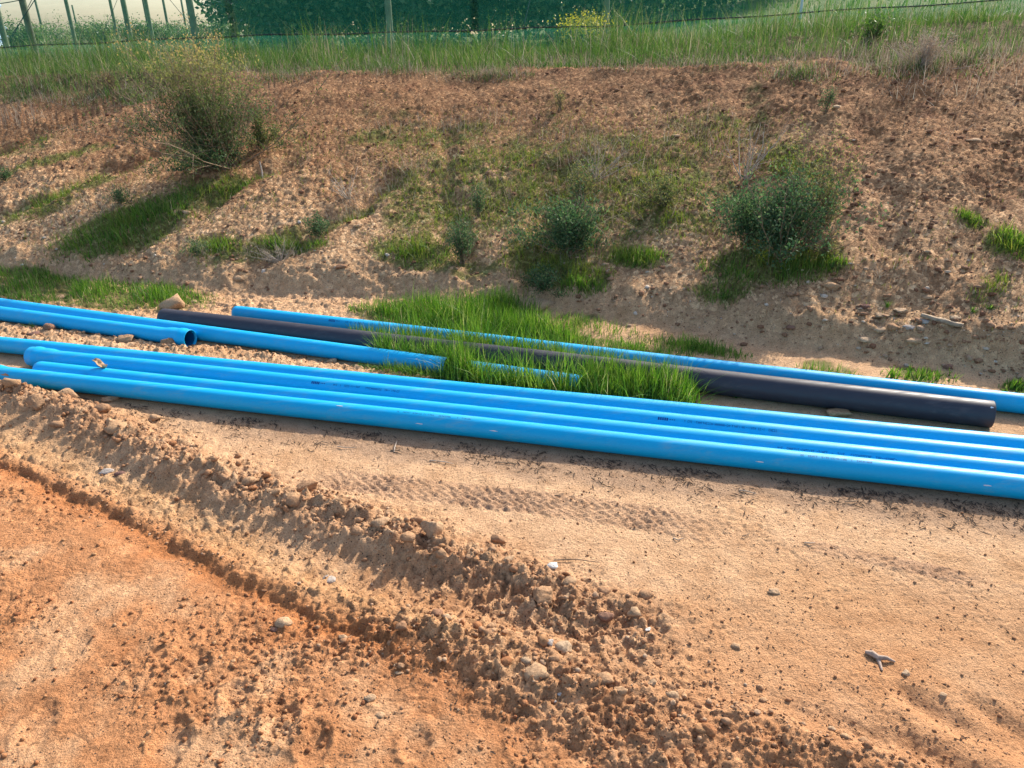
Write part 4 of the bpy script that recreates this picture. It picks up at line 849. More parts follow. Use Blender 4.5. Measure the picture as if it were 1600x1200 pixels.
grass_obj('dry_grass', [strip(8000, 3.85, 4.9, .13, .006, 311, (2, 2), edge=.7, clump=.15, lean=.6), strip(1500, 4.4, 6, .34, .006, 312, (2, 2), edge=.4, clump=.2), strip(2200, 3.5, 4.6, .2, .007, 313, (2, 2), 3.0, 8, edge=.4, lean=.7)], M_STRAW, 'grey dry grass fringing the bank top')
bankg_spill = []
dry = [patch(260, (430, 395, 55, 12, 0), .16, .004, 401, lean=1.3), patch(200, (545, 320, 60, 18, -40), .22, .004, 402, lean=1.2), patch(260, (900, 370, 70, 50, 0), .24, .004, 403, lean=1.1), patch(320, (920, 240, 120, 40, 0), .20, .004, 404, lean=.8), patch(500, (700, 195, 170, 18, -3), .12, .005, 405, lean=.7), patch(240, (640, 270, 70, 25, -15), .15, .004, 406, lean=1.), patch(260, (160, 320, 80, 16, -20), .18, .004, 407, lean=.9),
       patch(300, (1100, 210, 130, 40, 0), .17, .004, 408, lean=.8), patch(200, (30, 190, 60, 18, 0), .18, .005, 409), patch(300, (1470, 190, 110, 50, 0), .08, .005, 410, lean=1.2, clump=.3), patch(200, (1400, 420, 120, 40, 0), .06, .004, 411, lean=1.4, clump=.3), patch(200, (480, 250, 100, 40, 0), .09, .004, 412, lean=1.3, clump=.2), patch(120, (320, 400, 30, 12, 0), .16, .004, 413, lean=1.2), patch(500, (250, 190, 200, 20, -8), .10, .005, 414, lean=.9, clump=.2)]
for k, e in enumerate([(960, 104, 70, 9, 0), (1110, 104, 90, 12, 0), (1430, 108, 120, 20, 0), (600, 112, 90, 9, 0), (440, 120, 60, 12, 0), (80, 158, 100, 14, 0), (210, 152, 90, 14, -5), (770, 116, 60, 9, 0), (1250, 120, 60, 18, 0), (1530, 90, 60, 14, -10)]):
    dry.append(patch(500, e, .11, .005, 440 + k, lean=.9, clump=.12)); bankg_spill.append(patch(420, e, .12, .006, 460 + k, clump=.15, segs=2, lean=.6))
grass_obj('grass', bankg_spill, M_MEADOW, 'ragged green tufts spilling over the bank crest')
dry.extend((patch(6000, (850, 320, 1000, 230, 3), .08, .0035, 430, lean=1.4, clump=.2, power=.5, segs=2), patch(1100, (900, 290, 280, 110, 0), .22, .0035, 431, lean=1.1, clump=.2)))
grass_obj('dry_grass', dry, M_STRAW, 'bleached dead grass stalks tangled on the bank')
mats_ = [patch(int(rx * ry * .35), (cx, cy, rx, ry, a), .025, .010, 500 + i, clump=.15, segs=2, lean=1.2, tint=(2.5, 1.8)) for i, (cx, cy, rx, ry, a, s) in enumerate(PATCH[:30]) if cy > 240] + [patch(12000, (870, 310, 310, 120, 0), .025, .012, 560, clump=.25, segs=2, lean=1.3, tint=(2.6, 1.5)), patch(1500, (250, 320, 260, 60, -18), .022, .012, 561, clump=.4, segs=2, lean=1.3, tint=(2.5, 1.6))]
grass_obj('ground_cover', mats_, M_MAT, 'low yellow green weeds matting the bank soil')

# single weeds one can point at
def tuft(px, py, h, n, seed, label, mat=None, lean=.7, wd=.006, name='grass_tuft', cat='weed', grp='small weeds'):
    P = on_ground(float(px), float(py)); r = np.random.default_rng(seed); x = r.normal(0, h * .12, n); y = r.normal(0, h * .12, n)
    V, Fc, a = blades(x, y, np.zeros(n), h * r.uniform(.5, 1.1, n), np.full(n, wd), seed, lean, 3); o = link(name, np_mesh(name, V, Fc, [mat or M_GRASS], {'tint': a})); o.location = P; tag(o, label, cat, grp)
tuft(1318, 634, .11, 14, 1, 'sparse green tuft behind the pinkish stone by the black pipe', lean=1.0)
tuft(1490, 660, .05, 9, 2, 'tiny weed against the black pipe near its right end', lean=1.2)
tuft(1150, 622, .05, 16, 3, 'low green weed in front of the black pipe, left of the other two', lean=1.4)
tuft(1225, 625, .035, 9, 4, 'very small sprout in front of the middle of the black pipe', lean=1.)
tuft(375, 540, .045, 26, 5, 'low green rosette in front of the long blue pipe, left one', lean=1.5)
tuft(422, 548, .05, 34, 6, 'larger green rosette in front of the long blue pipe, right one', lean=1.5)
tuft(100, 520, .06, 7, 7, 'thin sprig in the dirt between pipe rows, beside the wide clod', lean=.9)
tuft(52, 516, .07, 22, 8, 'scruffy green weed between pipe rows at the far left', lean=.9)
tuft(1545, 485, .05, 26, 9, 'small green clump on the lower bank, upper of two at right', lean=1.)
tuft(1520, 487, .05, 22, 10, 'green clump left of the small one, lower right bank', lean=1.2)
tuft(1388, 470, .06, 24, 11, 'dull green clump behind the dark red stone', lean=1.)
tuft(1375, 425, .09, 30, 12, 'brownish low tuft right of the big dark bush', M_STRAW, lean=1.4)
tuft(1430, 600, .09, 26, 13, 'broad-bladed bright weed behind the rearmost pipe at right', lean=.9, wd=.012)
tuft(1395, 590, .10, 20, 14, 'bright upright weed left of the broad-bladed one', lean=.7, wd=.01)
tuft(1310, 590, .08, 26, 15, 'dark green weed behind the rearmost pipe', lean=.9)

# ------------------------------------------------------------------ shrubs
def shrub(px, py, height, spread, n_stem, n_leaf, leaf, mat, label, name='shrub', cat='shrub', seed=0, lean=(0, 0), grp=None, twig=None, low=.1, tint=(2, 2), tip_tint=.0, ang=.9, leafy=(.15, 1), wood=.008, aspect=2.2, droop=.0, lean_bush=None):
    r = np.random.default_rng(seed); P = on_ground(float(px), float(py)); root = empty(name, P, label, cat, grp)
    paths, pts, dirs, hs = [], [], [], []
    for k in range(n_stem):
        az = r.uniform(0, 2 * np.pi); el = min(abs(r.normal(0, ang * .5)), 1.15 if lean != (0, 0) and ang < 1.2 else 1.5); L = height * r.uniform(.55, 1.05) / max(.6, math.cos(min(el, 1.1)) + .25)
        d = np.array([math.sin(el) * math.cos(az) * spread + lean[0], math.sin(el) * math.sin(az) * spread + lean[1], math.cos(el)]); d /= np.linalg.norm(d)
        m = 7; Q = [np.array([r.normal(0, .03), r.normal(0, .03), -.03]) * height * 1.0]; dd = d.copy()
        for j in range(m): dd = dd + r.normal(0, .10, 3) + np.array([0, 0, .05 - droop * j / m]); dd /= np.linalg.norm(dd); Q.append(Q[-1] + dd * L / m)
        Q = np.array(Q); Q[:, 2] = np.maximum(Q[:, 2], -.02 + low * .0); paths.append((Q, np.linspace(wood, wood * .25, m + 1)))
        for b_ in range(5):
            j = r.integers(2, m); s0 = Q[j]; bd = (Q[j] - Q[j - 1]); bd /= np.linalg.norm(bd) + 1e-9; bd = bd + r.normal(0, .55, 3); bd /= np.linalg.norm(bd); l = L * r.uniform(.12, .35)
            B = np.array([s0, s0 + bd * l * .5 + r.normal(0, .01, 3), s0 + bd * l]); paths.append((B, np.array([wood * .4, wood * .25, wood * .12])))
            for q in range(3): pts.append((B, L))
        pts.append((Q[int(m * leafy[0]):], L)); pts.append((Q[m // 2:], L))
    V, Fc = tubes(paths, 4); link('stems', np_mesh('stems', V, Fc, [twig or M_TWIG], smooth=True), root)
    if n_leaf:
        ch = r.integers(0, len(pts), n_leaf); u = r.uniform(0, 1, n_leaf); C3 = np.zeros((n_leaf, 3))
        for i in range(n_leaf):
            Q = pts[ch[i]][0]; f = u[i] * (len(Q) - 1); a = int(min(f, len(Q) - 2)); C3[i] = Q[a] + (Q[a + 1] - Q[a]) * (f - a)
        C3 += r.normal(0, leaf * 1.3, (n_leaf, 3)); C3[:, 2] = np.maximum(C3[:, 2], .0)
        D = r.normal(0, 1, (n_leaf, 3)); D[:, 2] = np.abs(D[:, 2]) + .3; D /= np.linalg.norm(D, axis=1)[:, None]; E = np.cross(D, r.normal(0, 1, (n_leaf, 3))); E /= np.linalg.norm(E, axis=1)[:, None]
        s = leaf * r.uniform(.6, 1.3, n_leaf)[:, None]; V = np.stack([C3, C3 + D * s * .5 + E * s / aspect * .5, C3 + D * s, C3 + D * s * .5 - E * s / aspect * .5], 1).reshape(-1, 3)
        Fc = (np.arange(n_leaf) * 4)[:, None] + np.arange(4)[None]; t = r.beta(*tint, n_leaf); hh = C3[:, 2] / height; t = np.clip(t * (1 - abs(tip_tint)) + tip_tint * sstep(.25, .85, hh), 0, 1)
        o = link('leaves', np_mesh('leaves', V, Fc, [mat], {'tint': np.repeat(t, 4)}), root); o['kind'] = 'stuff'
    return root
shrub(352, 264, 1.55, 1.5, 110, 24000, 0.0246, M_BUSH, 'big olive brown bush fanning upward, tallest on the bank', seed=1, lean=(-.22, -.05), tip_tint=.7, ang=.95, tint=(2.4, 2.2), wood=.006)
shrub(335, 262, 0.450, 1.7, 32, 7350, 0.027, M_BLUEBUSH, 'dark green skirt of foliage under the big olive bush', seed=2, lean=(-.25, -.2), ang=1.7, wood=.004)
shrub(410, 232, 0.420, 1.2, 17, 2975, 0.0224, M_BUSH, 'dense green clump at the right foot of the big olive bush', seed=3, ang=1.4, wood=.004, tint=(1.4, 3))
shrub(1215, 405, 0.760, 1.15, 52, 9500, 0.027, M_BLUEBUSH, 'dark grey green bush, the densest on the right of the bank', seed=4, ang=1.15, lean=(.0, .0), wood=.005)
shrub(1265, 372, 0.930, .7, 27, 4550, 0.0190, M_BUSH, 'feathery olive bush rising behind the dark grey green one', seed=5, ang=.75, lean=(.1, 0), tip_tint=.15, wood=.004, tint=(2, 3))
shrub(1170, 380, 0.510, 1.3, 22, 3850, 0.027, M_BLUEBUSH, 'low grey green bush joined to the left of the dark bush', seed=15, ang=1.3, lean=(-.15, 0), wood=.004)
shrub(1290, 398, 0.264, 1.1, 37, 437, 0.0168, M_BUSH, 'bare brown twiggy shrub under the right side of the dark bush', seed=16, ang=1.3, wood=.004, name='twiggy_shrub')
shrub(722, 403, 0.464, .6, 20, 2625, 0.0179, M_BLUEBUSH, 'small upright dark green shrub in the middle of the bank', seed=6, ang=.6, wood=.004)
shrub(748, 335, 0.377, .45, 11, 1225, 0.0157, M_BLUEBUSH, 'thin dark green sprig behind the small upright shrub', seed=7, ang=.4, wood=.003)
shrub(890, 400, 0.522, 1.3, 35, 6300, 0.027, M_BLUEBUSH, 'loose spreading grey green shrub mixed with dead stalks', seed=8, ang=1.25, wood=.004)
shrub(905, 320, 0.493, .8, 25, 2625, 0.0157, M_BUSH, 'wispy olive shrub behind the loose spreading one', seed=9, ang=.8, wood=.003, tint=(2, 3))
shrub(850, 452, 0.217, 1.4, 25, 2975, 0.0179, M_BLUEBUSH, 'low dark mat-like shrub nearest the flat pale slab', seed=10, ang=1.5, wood=.003)
shrub(1035, 325, 0.319, 1.3, 27, 3500, 0.0168, M_BUSH, 'rounded olive green shrub with yellow weeds at its foot', seed=11, ang=1.3, wood=.003, tint=(2, 3))
shrub(498, 362, 0.246, 1.2, 17, 1925, 0.0168, M_BLUEBUSH, 'small round dark green shrub on the left centre bank', seed=12, ang=1.2, wood=.003)
shrub(190, 318, 0.217, 1.2, 15, 1050, 0.0168, M_BLUEBUSH, 'little dark shrub behind the bright grass at left', seed=13, ang=1.2, wood=.003)
shrub(8, 285, 0.174, 1.3, 15, 875, 0.0168, M_BLUEBUSH, 'dark little weed at the left picture edge on the bank', seed=14, ang=1.3, wood=.003)
shrub(310, 400, 0.174, 1.2, 12, 735, 0.0157, M_BLUEBUSH, 'small leafy weed beside bleached stalks, left bank', seed=17, ang=1.2, wood=.003)
shrub(172, 138, 0.312, 1.0, 57, 875, 0.0134, M_BUSH, 'round dead tumbleweed ball on the grass edge', name='tumbleweed', cat='dead plant', seed=18, ang=1.4, wood=.004, tint=(5, 2))
shrub(1165, 270, 0.609, .9, 11, 0, 0.0112, M_BUSH, 'bare bleached plant skeleton with forked white twigs', name='dead_plant', cat='dead plant', seed=19, ang=1.1, wood=.006, twig=M_DRYTWIG)
shrub(930, 280, 0.493, 1.1, 13, 0, 0.0112, M_BUSH, 'bleached branching dead stalks above the loose shrub', name='dead_plant', cat='dead plant', seed=20, ang=1.2, wood=.004, twig=M_DRYTWIG)
shrub(440, 405, 0.261, 1.8, 20, 0, 0.0112, M_BUSH, 'flattened bleached stalks at the foot of a green tuft', name='dead_plant', cat='dead plant', seed=21, ang=1.6, wood=.003, twig=M_DRYTWIG, lean=(-.2, -.3))
shrub(545, 305, 0.406, 1.6, 11, 0, 0.0112, M_BUSH, 'long bleached stalks leaning left on the upper centre bank', name='dead_plant', cat='dead plant', seed=22, ang=1.3, wood=.004, twig=M_DRYTWIG, lean=(-.6, -.2))
shrub(1440, 105, 0.432, 1.4, 50, 2100, 0.0157, M_STRAW, 'grey brown dried bush on the bank top at right', name='dead_plant', cat='dead plant', seed=23, ang=1.4, wood=.004, twig=M_DRYTWIG)
shrub(1290, 180, 0.288, .5, 12, 665, 0.0146, M_BLUEBUSH, 'pair of thin dark sprigs high on the right bank', seed=24, ang=.5, wood=.003)
shrub(875, 172, 0.290, .7, 11, 525, 0.0146, M_BUSH, 'thin weed on the red soil just below the meadow', seed=25, ang=.7, wood=.003)
shrub(1365, 66, .30, 1.5, 20, 900, 0.0336, M_MEADOW, 'leafy dark weed on the bank top against the green net', seed=26, ang=.9, wood=.005)

# ------------------------------------------------------------------ sticks, leaf, litter
def stick(name, pts, radii, mat, label, cat, sides=7):
    P = np.array(pts, float); c = P.mean(0); V, Fc = tubes([(P - c, radii)], sides); o = link(name, np_mesh(name, V, Fc, [mat], smooth=True)); o.location = c; return tag(o, label, cat)
P0 = on_ground(410., 275.); stick('stake', [P0 + [0, 0, -.03], P0 + [.0, .01, .08], P0 + [-.005, .0, .17]], [.008, .007, .006], M_PALEWOOD, 'pale thin stake standing at the foot of the big olive bush', 'stake')
P0, P1 = on_ground(1440., 490.), on_ground(1502., 521.)
def slab(a, b, wd, th, name, label, cat, mat):
    d = b - a; L = np.linalg.norm(d[:2]); d /= np.linalg.norm(d); s = np.cross([0, 0, 1], d); s /= np.linalg.norm(s); u = np.cross(d, s); c = (a + b) / 2; V = []
    for i, t in enumerate(np.linspace(-.5, .5, 7)):
        k = 1 - .5 * abs(2 * t) ** 3
        for q, r_ in ((-1, 0), (1, 0), (.8, 1), (-.8, 1)): V.append(d * t * L + s * wd * .5 * q * k + u * th * r_ + u * .003 * math.sin(i * 2.3 + q))
    Fc = [[i * 4 + j, i * 4 + (j + 1) % 4, i * 4 + 4 + (j + 1) % 4, i * 4 + 4 + j] for i in range(6) for j in range(4)] + [[0, 1, 2, 3], [27, 26, 25, 24]]
    o = link(name, np_mesh(name, np.array(V), np.array(Fc), [mat])); o.location = c; tag(o, label, cat)
slab(P0 + [0, 0, .012], P1 + [0, 0, .012], .045, .02, 'wood_splinter', 'long pale splinter of wood lying among the slabs at right', 'wood', plain_mat('weathered_wood', (.30, .23, .16), .85, .1, .3, 40))
# forked bark on the sand
A0, A1, A2 = on_ground(1352., 1020.), on_ground(1398., 1036.), on_ground(1378., 1050.); Am = on_ground(1372., 1030.)
V1, F1 = tubes([(np.array([A0, (A0 + Am) / 2 + [0, 0, .008], Am + [0, 0, .006], (Am + A1) / 2 + [0, 0, .01], A1]) + [0, 0, .004], [.006, .011, .010, .007, .003]), (np.array([Am + [0, 0, .004], A2 + [0, 0, .004]]), [.008, .003])], 6)
c = Am.copy(); o = link('bark_piece', np_mesh('bark_piece', V1 - c, F1, [plain_mat('grey_bark', (.36, .27, .21), .9, .1, .3, 60, .004)], smooth=True)); o.location = c; tag(o, 'forked piece of grey dry bark lying on the open sand', 'bark')
# dead leaf curled on the third pipe
def dead_leaf():
    sC = s_at('C', 158); c = on_pipe('C', pC[1], sC, -.35, .004); n, m = 9, 5; V = []
    for i in range(n):
        t = i / (n - 1); wdt = .022 * math.sin(math.pi * (t * .9 + .05)) ** .7
        for j in range(m):
            q = (j / (m - 1) - .5) * 2; V.append([(t - .5) * .105, q * wdt, .012 * math.sin(t * 7) + .016 * q * q + .018 * (1 - t) + .004 * math.sin(i * 3 + j)])
    Fc = [[i * m + j, i * m + j + 1, (i + 1) * m + j + 1, (i + 1) * m + j] for i in range(n - 1) for j in range(m - 1)]
    o = link('dead_leaf', np_mesh('dead_leaf', np.array(V), np.array(Fc), [M_LEAFDRY], smooth=True)); md = o.modifiers.new('thickness', 'SOLIDIFY'); md.thickness = .0015
    o.location = c + np.array([0, 0, .004]); o.rotation_euler = (0, .1, -.35); tag(o, 'curled brown dead leaf caught on the blue pipes at left', 'leaf')
dead_leaf()
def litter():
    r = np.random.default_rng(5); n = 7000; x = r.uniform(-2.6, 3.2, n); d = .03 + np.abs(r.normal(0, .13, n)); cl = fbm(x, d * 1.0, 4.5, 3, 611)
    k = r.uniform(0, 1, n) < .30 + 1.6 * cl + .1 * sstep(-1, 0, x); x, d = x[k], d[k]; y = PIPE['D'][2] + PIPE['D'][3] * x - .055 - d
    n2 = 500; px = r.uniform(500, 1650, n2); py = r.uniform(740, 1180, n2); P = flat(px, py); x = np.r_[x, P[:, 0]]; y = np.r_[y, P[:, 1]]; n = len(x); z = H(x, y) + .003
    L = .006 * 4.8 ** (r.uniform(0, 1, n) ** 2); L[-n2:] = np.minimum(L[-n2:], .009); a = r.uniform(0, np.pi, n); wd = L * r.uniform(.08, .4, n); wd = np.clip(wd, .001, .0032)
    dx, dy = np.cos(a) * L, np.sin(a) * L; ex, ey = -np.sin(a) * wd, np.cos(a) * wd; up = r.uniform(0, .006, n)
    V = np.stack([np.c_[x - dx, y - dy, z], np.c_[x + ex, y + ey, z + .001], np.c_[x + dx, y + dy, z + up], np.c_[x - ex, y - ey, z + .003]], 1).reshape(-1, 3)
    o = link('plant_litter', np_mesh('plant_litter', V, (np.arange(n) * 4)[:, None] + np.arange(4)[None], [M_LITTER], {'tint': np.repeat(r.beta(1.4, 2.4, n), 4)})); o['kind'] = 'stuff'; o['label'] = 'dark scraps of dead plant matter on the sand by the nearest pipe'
litter()
def twigs():
    r = np.random.default_rng(8); spots = [(542, 700, 30), (618, 698, 34), (620, 706, 22), (690, 722, 40), (790, 724, 34), (842, 708, 30), (1168, 770, 26), (1330, 785, 22), (870, 775, 26), (1060, 842, 16), (1165, 838, 14), (900, 880, 70), (1265, 850, 16), (505, 695, 20), (1230, 765, 30)]
    for i, (px, py, L) in enumerate(spots):
        P = on_ground(float(px), float(py)); l = L / F_PX * ((P - CAM) @ FW) * .5; a = r.uniform(-.5, .5) + (1.2 if i == 1 else 0); d = np.array([math.cos(a), math.sin(a), 0])
        Q = np.array([P - d * l + [0, 0, .004], P + r.normal(0, .008, 3) * [1, 1, 0] + [0, 0, .009], P + d * l + [0, 0, .005]])
        lab = ['pale curved twig at the edge of the pipe shadow', 'forked grey twig standing up in the litter', 'short twig crossing the forked grey twig', 'thin twig on the lit sand below the litter', 'broad curled strip of straw by the nearest pipe', 'twig against the underside of the nearest pipe', 'dark twig lying along the shadow edge, right of centre', 'dark short twig on the sand near the right end of the shadow', 'slim stick lying above the tyre tracks', 'small twig right of the tread end', 'little twig on the faint tread marks', 'long thin root trailing over the sand above the white stone', 'stubby twig on the faint tread at right', 'twig in the litter at the left end of the shadow', 'long dark twig at the shadow edge'][i]
        V, Fc = tubes([(Q - P, [.003, .0026, .0014])], 5); o = link('twig', np_mesh('twig', V, Fc, [M_DRYTWIG if i % 3 == 0 or i == 1 else M_TWIG])); o.location = P; tag(o, lab, 'twig', 'twigs fallen on the sand')
twigs()

# ------------------------------------------------------------------ net fence on top of the bank
def fence_pt(px, py, y0=12.3, k=-.2):
    """point of the vertical plane y = y0 + k x shown at a pixel"""
    d = ray(px, py); t = y0 / (d[..., 1] - k * d[..., 0]); return CAM + d * t[..., None]
def fence():
    px = np.array([-500, -200, 0, 100, 200, 300, 400, 600, 800, 950, 1060, 1300, 1570, 1800, 2100], float); py = np.array([100, 86, 74, 69, 64, 59, 55, 51, 45, 40, 33, 17, 0, -16, -36], float)
    Cb = fence_pt(px, py); n = 160; xs = np.linspace(Cb[0, 0], Cb[-1, 0], n); ys = 12.3 - .2 * xs; zs = np.interp(xs, Cb[:, 0], Cb[:, 2]) + .008 * np.sin(xs * 3.1)
    zg = H(xs, ys); zs = np.maximum(zs, zg + .08)
    root = empty('net_fence', (0, 12.3, float(H(np.array([0.]), np.array([12.3]))[0])), 'green shade net fence with a dark bottom cable along the bank top', 'fence'); o0 = np.array(root.location)
    rows = 14; V = []
    for j in range(rows):
        t = j / (rows - 1); z = zs + t * 2.0; off = .05 * fbm(xs, np.full(n, t * 3), .8, 3, 700) * 1.5; V.append(np.c_[xs, ys + off * min(1, 4 * t), z])
    V = np.concatenate(V) - o0; i = np.arange(rows - 1)[:, None] * n; j = np.arange(n - 1)[None]; Fc = np.stack([i + j, i + j + 1, i + n + j + 1, i + n + j], -1).reshape(-1, 4)
    link('net_panel', np_mesh('net_panel', V, Fc, [M_NET], smooth=True), root)
    rows = 6; V = []
    for j in range(rows):
        t = j / (rows - 1); V.append(np.c_[xs, ys - .02 - .32 * t ** 1.5 + .03 * fbm(xs, np.full(n, t * 2), 2.5, 2, 710), zs * (1 - t) + (zg - .02) * t - .01])
    V = np.concatenate(V) - o0; i = np.arange(rows - 1)[:, None] * n; Fc = np.stack([i + j * 0 + np.arange(n - 1)[None], i + np.arange(n - 1)[None] + 1, i + n + np.arange(n - 1)[None] + 1, i + n + np.arange(n - 1)[None]], -1).reshape(-1, 4)
    link('net_skirt', np_mesh('net_skirt', V, Fc, [M_SKIRT], smooth=True), root)
    V, Fc = tubes([(np.c_[xs, ys - .015, zs] - o0, np.full(n, .010))], 6); link('cable', np_mesh('cable', V, Fc, [M_STEEL], smooth=True), root)
fence()
def at_depth(px, depth, z=None):
    d = ray(float(px), 45.); P = CAM + d * depth; P[2] = H(P[0:1], P[1:2])[0] if z is None else z; return P
POSTS = [ (46, 14.2, .115, 4.5, 'stout green treated post leaning left of the crossed wires'), (3, 13.6, .10, 4.5, 'post cut by the left picture edge behind the net'),
 (113, 24, .11, 5, 'slim dark post second among the tall ones from the left'), (181, 30, .11, 5, 'slim dark post with a thin wire crossing it'), (201, 19, .12, 5, 'thicker dark post right of the slim pair at left'),
 (236, 27, .12, 5, 'slim tall post with a shorter post close on its left'), (232, 36, .10, 2.9, 'shorter thin post just left of a tall slim one'), (303, 14.6, .125, 4.5, 'thick pale green post nearest the orchard gap'),
 (66, 42, .13, 2.5, 'short far post at left above the small bushes'), (121, 48, .11, 2.3, 'tiny far post just right of a tall slim one'), (263, 40, .13, 3.0, 'short far post with a small crossbar'), (291, 46, .12, 2.7, 'short far post left of the thick pale green one'),
 (396, 24, .10, 5, 'post at the left edge of the dark orchard trees'), (609, 14.3, .12, 4.5, 'pale green post in front of the dark orchard, middle'), (947, 13.9, .10, 4.5, 'pale thin post beside the yellow flowering shrub'), (1248, 15, .05, .9, 'short white marker stake behind the net skirt at right')]
for px, dep, dia, hgt, lab in POSTS:
    P = at_depth(px, dep); V, Fc = tubes([(np.array([[0, 0, -.3], [0, 0, hgt * .5], [0, 0, hgt]]), [dia / 2 * 1.05, dia / 2, dia / 2 * .92])], 12)
    n = len(V); Fc = [Fc, np.array([[n - 12 + k for k in range(12)]])]
    o = link('net_post', np_mesh('net_post', V, Fc, [M_POST if 'white' not in lab else M_WHITE], smooth=True)); o.location = P; tag(o, lab, 'post', 'posts of the orchard netting')
WIRES = [((60, -10), (3, 78), 14.0, .008, 'thick diagonal brace cable crossing the stout left post'), ((54, -10), (8, 80), 14.1, .006, 'second brace cable close beside the thick one'), ((186, -8), (160, 56), 22, .006, 'thin slanting wire crossing the slim posts'),
         ((262, -5), (306, 48), 14.7, .005, 'fine brace wire running down to the thick pale green post'), ((358, -5), (330, 50), 24, .005, 'faint slanting wire right of the thick pale green post'), ((392, 5), (362, 58), 22, .010, 'dark brace wire at the left edge of the orchard trees'), ((830, -10), (819, 38), 14.0, .010, 'slanting brace wire in the middle of the orchard'), ((-20, 8), (48, -3), 13.8, .008, 'top cable entering at the upper left corner')]
for a, b, dep, rad, lab in WIRES:
    A0 = CAM + ray(*map(float, a)) * dep; B0 = CAM + ray(*map(float, b)) * dep; V, Fc = tubes([(np.array([A0 + (A0 - B0) * .6, (A0 + B0) / 2 + [0, 0, -.01], B0]) - B0, [rad] * 3)], 6)
    o = link('brace_wire', np_mesh('brace_wire', V, Fc, [M_STEEL])); o.location = B0; tag(o, lab, 'wire', 'brace wires of the netting')

# ------------------------------------------------------------------ orchard behind the net
def tree(px, depth, hgt, wdt, n, leaf, seed, label, grp, trunk=.05, mat=None):
    r = np.random.default_rng(seed); P = at_depth(px, depth); root = empty('fruit_tree', P, label, 'tree', grp)
    paths = [(np.array([[0, 0, -.1], [.02, 0, hgt * .2], [-.02, .02, hgt * .5], [0, 0, hgt * .85]]), [trunk, trunk * .8, trunk * .5, trunk * .15])]; tips = []
    for k in range(12):
        az = r.uniform(0, 6.28); z0 = hgt * r.uniform(.1, .6); L = wdt * r.uniform(.3, .55); e = r.uniform(.1, .9); d = np.array([math.cos(az) * math.cos(e), math.sin(az) * math.cos(e), math.sin(e)]); Q = np.array([[0, 0, z0], d * L * .5 + [0, 0, z0], d * L + [0, 0, z0 + .1]]); paths.append((Q, [trunk * .35, trunk * .2, trunk * .06])); tips.append(Q[2]); tips.append(Q[1])
    V, Fc = tubes(paths, 6); link('trunk', np_mesh('trunk', V, Fc, [M_BARK], smooth=True), root)
    nc = 70; cc = r.normal(0, 1, (nc, 3)); cc /= np.linalg.norm(cc, axis=1)[:, None]; cc *= r.uniform(.35, 1, nc)[:, None] ** .5; cc = cc * [wdt * .45, wdt * .45, hgt * .42] + [0, 0, hgt * .52]; cc[:len(tips)] = np.array(tips)[:nc]
    ci = r.integers(0, nc, n); Cc = cc[ci] + r.normal(0, 1, (n, 3)) * (wdt * .10); Cc[:, 2] = np.maximum(Cc[:, 2], .08)
    D = r.normal(0, 1, (n, 3)); D /= np.linalg.norm(D, axis=1)[:, None]; E = np.cross(D, r.normal(0, 1, (n, 3))); E /= np.linalg.norm(E, axis=1)[:, None]; s = leaf * r.uniform(.6, 1.3, n)[:, None]
    V = np.stack([Cc, Cc + D * s * .5 + E * s * .28, Cc + D * s, Cc + D * s * .5 - E * s * .28], 1).reshape(-1, 3); t = np.clip(r.beta(2, 2.4, n) + .2 * (r.uniform(0, 1, nc)[ci] - .5), 0, 1)
    o = link('crown', np_mesh('crown', V, (np.arange(n) * 4)[:, None] + np.arange(4)[None], [mat or M_ORCH], {'tint': np.repeat(t, 4)}), root); o['kind'] = 'stuff'
NEAR = [(455, 17, 2.3, 2.0, 'dark orchard tree first from the left, beside the white netting'), (540, 18.5, 2.7, 2.4, 'dark orchard tree just left of the middle pale green post'), (650, 17.5, 2.6, 2.4, 'dark orchard tree right of the middle pale green post'), (760, 18.5, 2.8, 2.4, 'dark orchard tree left of the slanting brace wire'),
        (870, 17.5, 2.6, 2.2, 'dark orchard tree behind the yellow flowering shrub'), (985, 19, 2.7, 2.4, 'dark orchard tree right of the pale thin post'), (1090, 21, 2.6, 2.6, 'dark orchard tree last but one on the right'), (1190, 24, 2.4, 2.6, 'last dark orchard tree on the right before the open field'),
        (405, 24, 2.4, 2.0, 'orchard tree half hidden behind the leftmost dark tree'), (600, 25, 2.9, 3.0, 'second-row orchard tree behind the middle post'), (720, 26, 2.9, 3.0, 'second-row orchard tree near the centre'), (930, 27, 2.9, 3.0, 'second-row orchard tree behind the pale thin post'), (820, 24, 2.9, 2.6, 'second-row orchard tree behind the slanting brace wire'), (490, 25, 2.8, 2.6, 'second-row orchard tree at the left of the dark block'), (1040, 27, 2.9, 3., 'second-row orchard tree right of the centre block')]
for i, (px, dep, h, wd, lab) in enumerate(NEAR): tree(px, dep, h * 1.15, wd * 1.4, 13000 if dep < 20 else 8000, .12 if dep < 20 else .16, 800 + i, lab, 'orchard trees behind the net')
FAR = [(88, 44, 2.2, 2.6, 'small far bush tree at the left, lighter and broad'), (30, 30, 1.7, 1.8, 'small bush tree low at the left edge'), (52, 40, 2.0, 1.6, 'thin far bush tree beside the stout left post') , (135, 42, 2.1, 2.4, 'far bush tree left of the slim dark post'), (160, 38, 2.1, 2.0, 'far bush tree between two slim posts'), (205, 36, 2.2, 2.0, 'far bush tree behind the thicker dark post'), (245, 36, 1.9, 1.8, 'far bush tree right of the slim tall post'), (275, 40, 2.0, 2.2, 'far bush tree left of the thick pale green post'), (322, 38, 1.9, 2.4, 'far low bush tree right of the thick pale green post'), (352, 34, 1.8, 1.8, 'far scruffy bush tree before the dark orchard')]
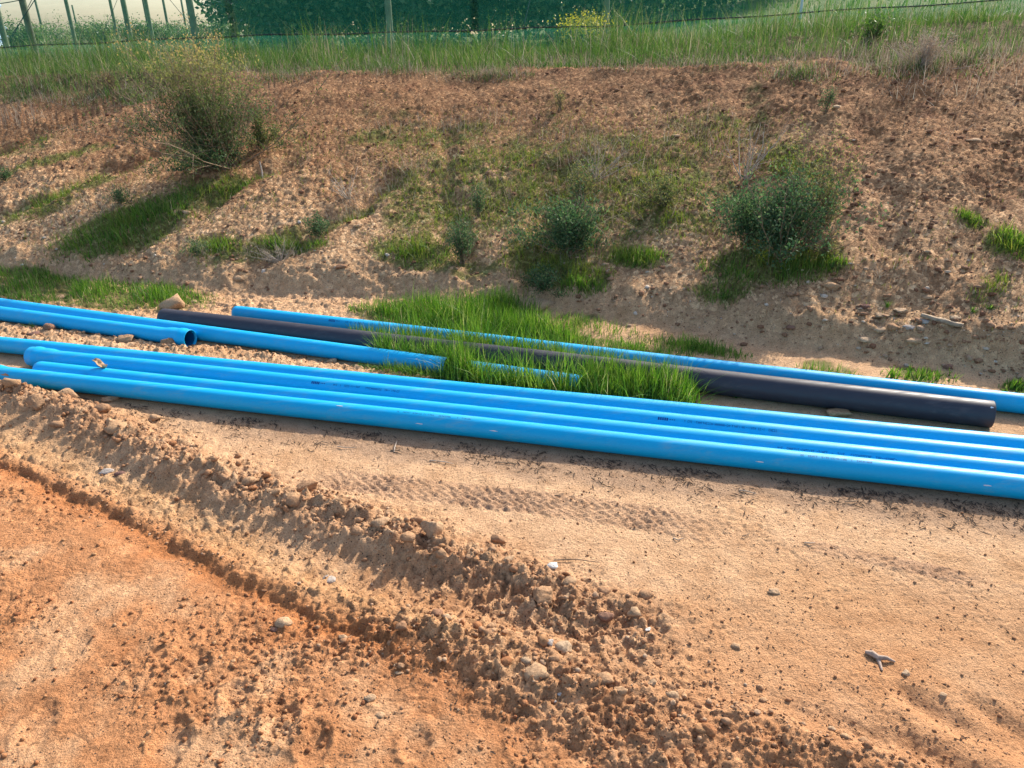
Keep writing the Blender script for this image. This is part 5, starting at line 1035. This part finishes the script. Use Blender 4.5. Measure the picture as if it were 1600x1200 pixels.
for i, (px, dep, h, wd, lab) in enumerate(FAR): tree(px, dep, h * .48, wd * .8, 2600, .09, 900 + i, lab, 'far small trees before the white netting', .04)
def yellow():
    P = at_depth(912, 13.4); shrub_at(P)
def shrub_at(P):
    root = empty('flowering_shrub', P, 'yellow flowering shrub behind the net beside a thin pale post', 'shrub'); r = np.random.default_rng(3); n = 900
    Cc = r.normal(0, 1, (n, 3)) * [.22, .2, .1] + [0, 0, .34]; D = r.normal(0, 1, (n, 3)); D /= np.linalg.norm(D, axis=1)[:, None]; E = np.cross(D, r.normal(0, 1, (n, 3))); E /= np.linalg.norm(E, axis=1)[:, None]; s = .035
    V = np.stack([Cc, Cc + D * s * .5 + E * s * .4, Cc + D * s, Cc + D * s * .5 - E * s * .4], 1).reshape(-1, 3); o = link('blossoms', np_mesh('blossoms', V, (np.arange(n) * 4)[:, None] + np.arange(4)[None], [M_YELLOW], {'tint': np.repeat(r.beta(2, 1.5, n), 4)}), root); o['kind'] = 'stuff'
    V, Fc = tubes([(np.array([[0, 0, -.05], [math.cos(a) * .1, math.sin(a) * .1, .2], [math.cos(a) * .25, math.sin(a) * .2, .4]]), [.008, .006, .003]) for a in np.linspace(0, 6, 9)], 5); link('stems', np_mesh('stems', V, Fc, [M_TWIG]), root)
yellow()
# white netting wall at the far side of the orchard
def white_net():
    root = empty('white_netting', (-34, 78, 1.6), 'white shade netting stretched behind the posts and small trees', 'netting'); n, rows = 90, 40; xs = np.linspace(-66, -12, n)
    for k in range(4):
        V = []
        for j in range(rows):
            t = (k + j / (rows - 1)) / 4; z = t * 12 - .3 + .18 * np.sin(xs * .11 + k) ; y = .25 * np.sin(t * 90 + xs * .2) + .5 * fbm(xs, np.full(n, t * 12), .25, 3, 720) - .03 * k + .05 * xs * 0; V.append(np.c_[xs, y + .6 * math.sin(math.pi * (j / (rows - 1))), z])
        V = np.concatenate(V); i = np.arange(rows - 1)[:, None] * n; j = np.arange(n - 1)[None]; link('net_panel', np_mesh('net_panel', V, np.stack([i + j, i + j + 1, i + n + j + 1, i + n + j], -1).reshape(-1, 4), [M_WNET], smooth=True), root)
white_net()
print('objects', len(bpy.data.objects), 'tris', sum(len(o.data.polygons) * 2 for o in bpy.data.objects if o.type == 'MESH'))
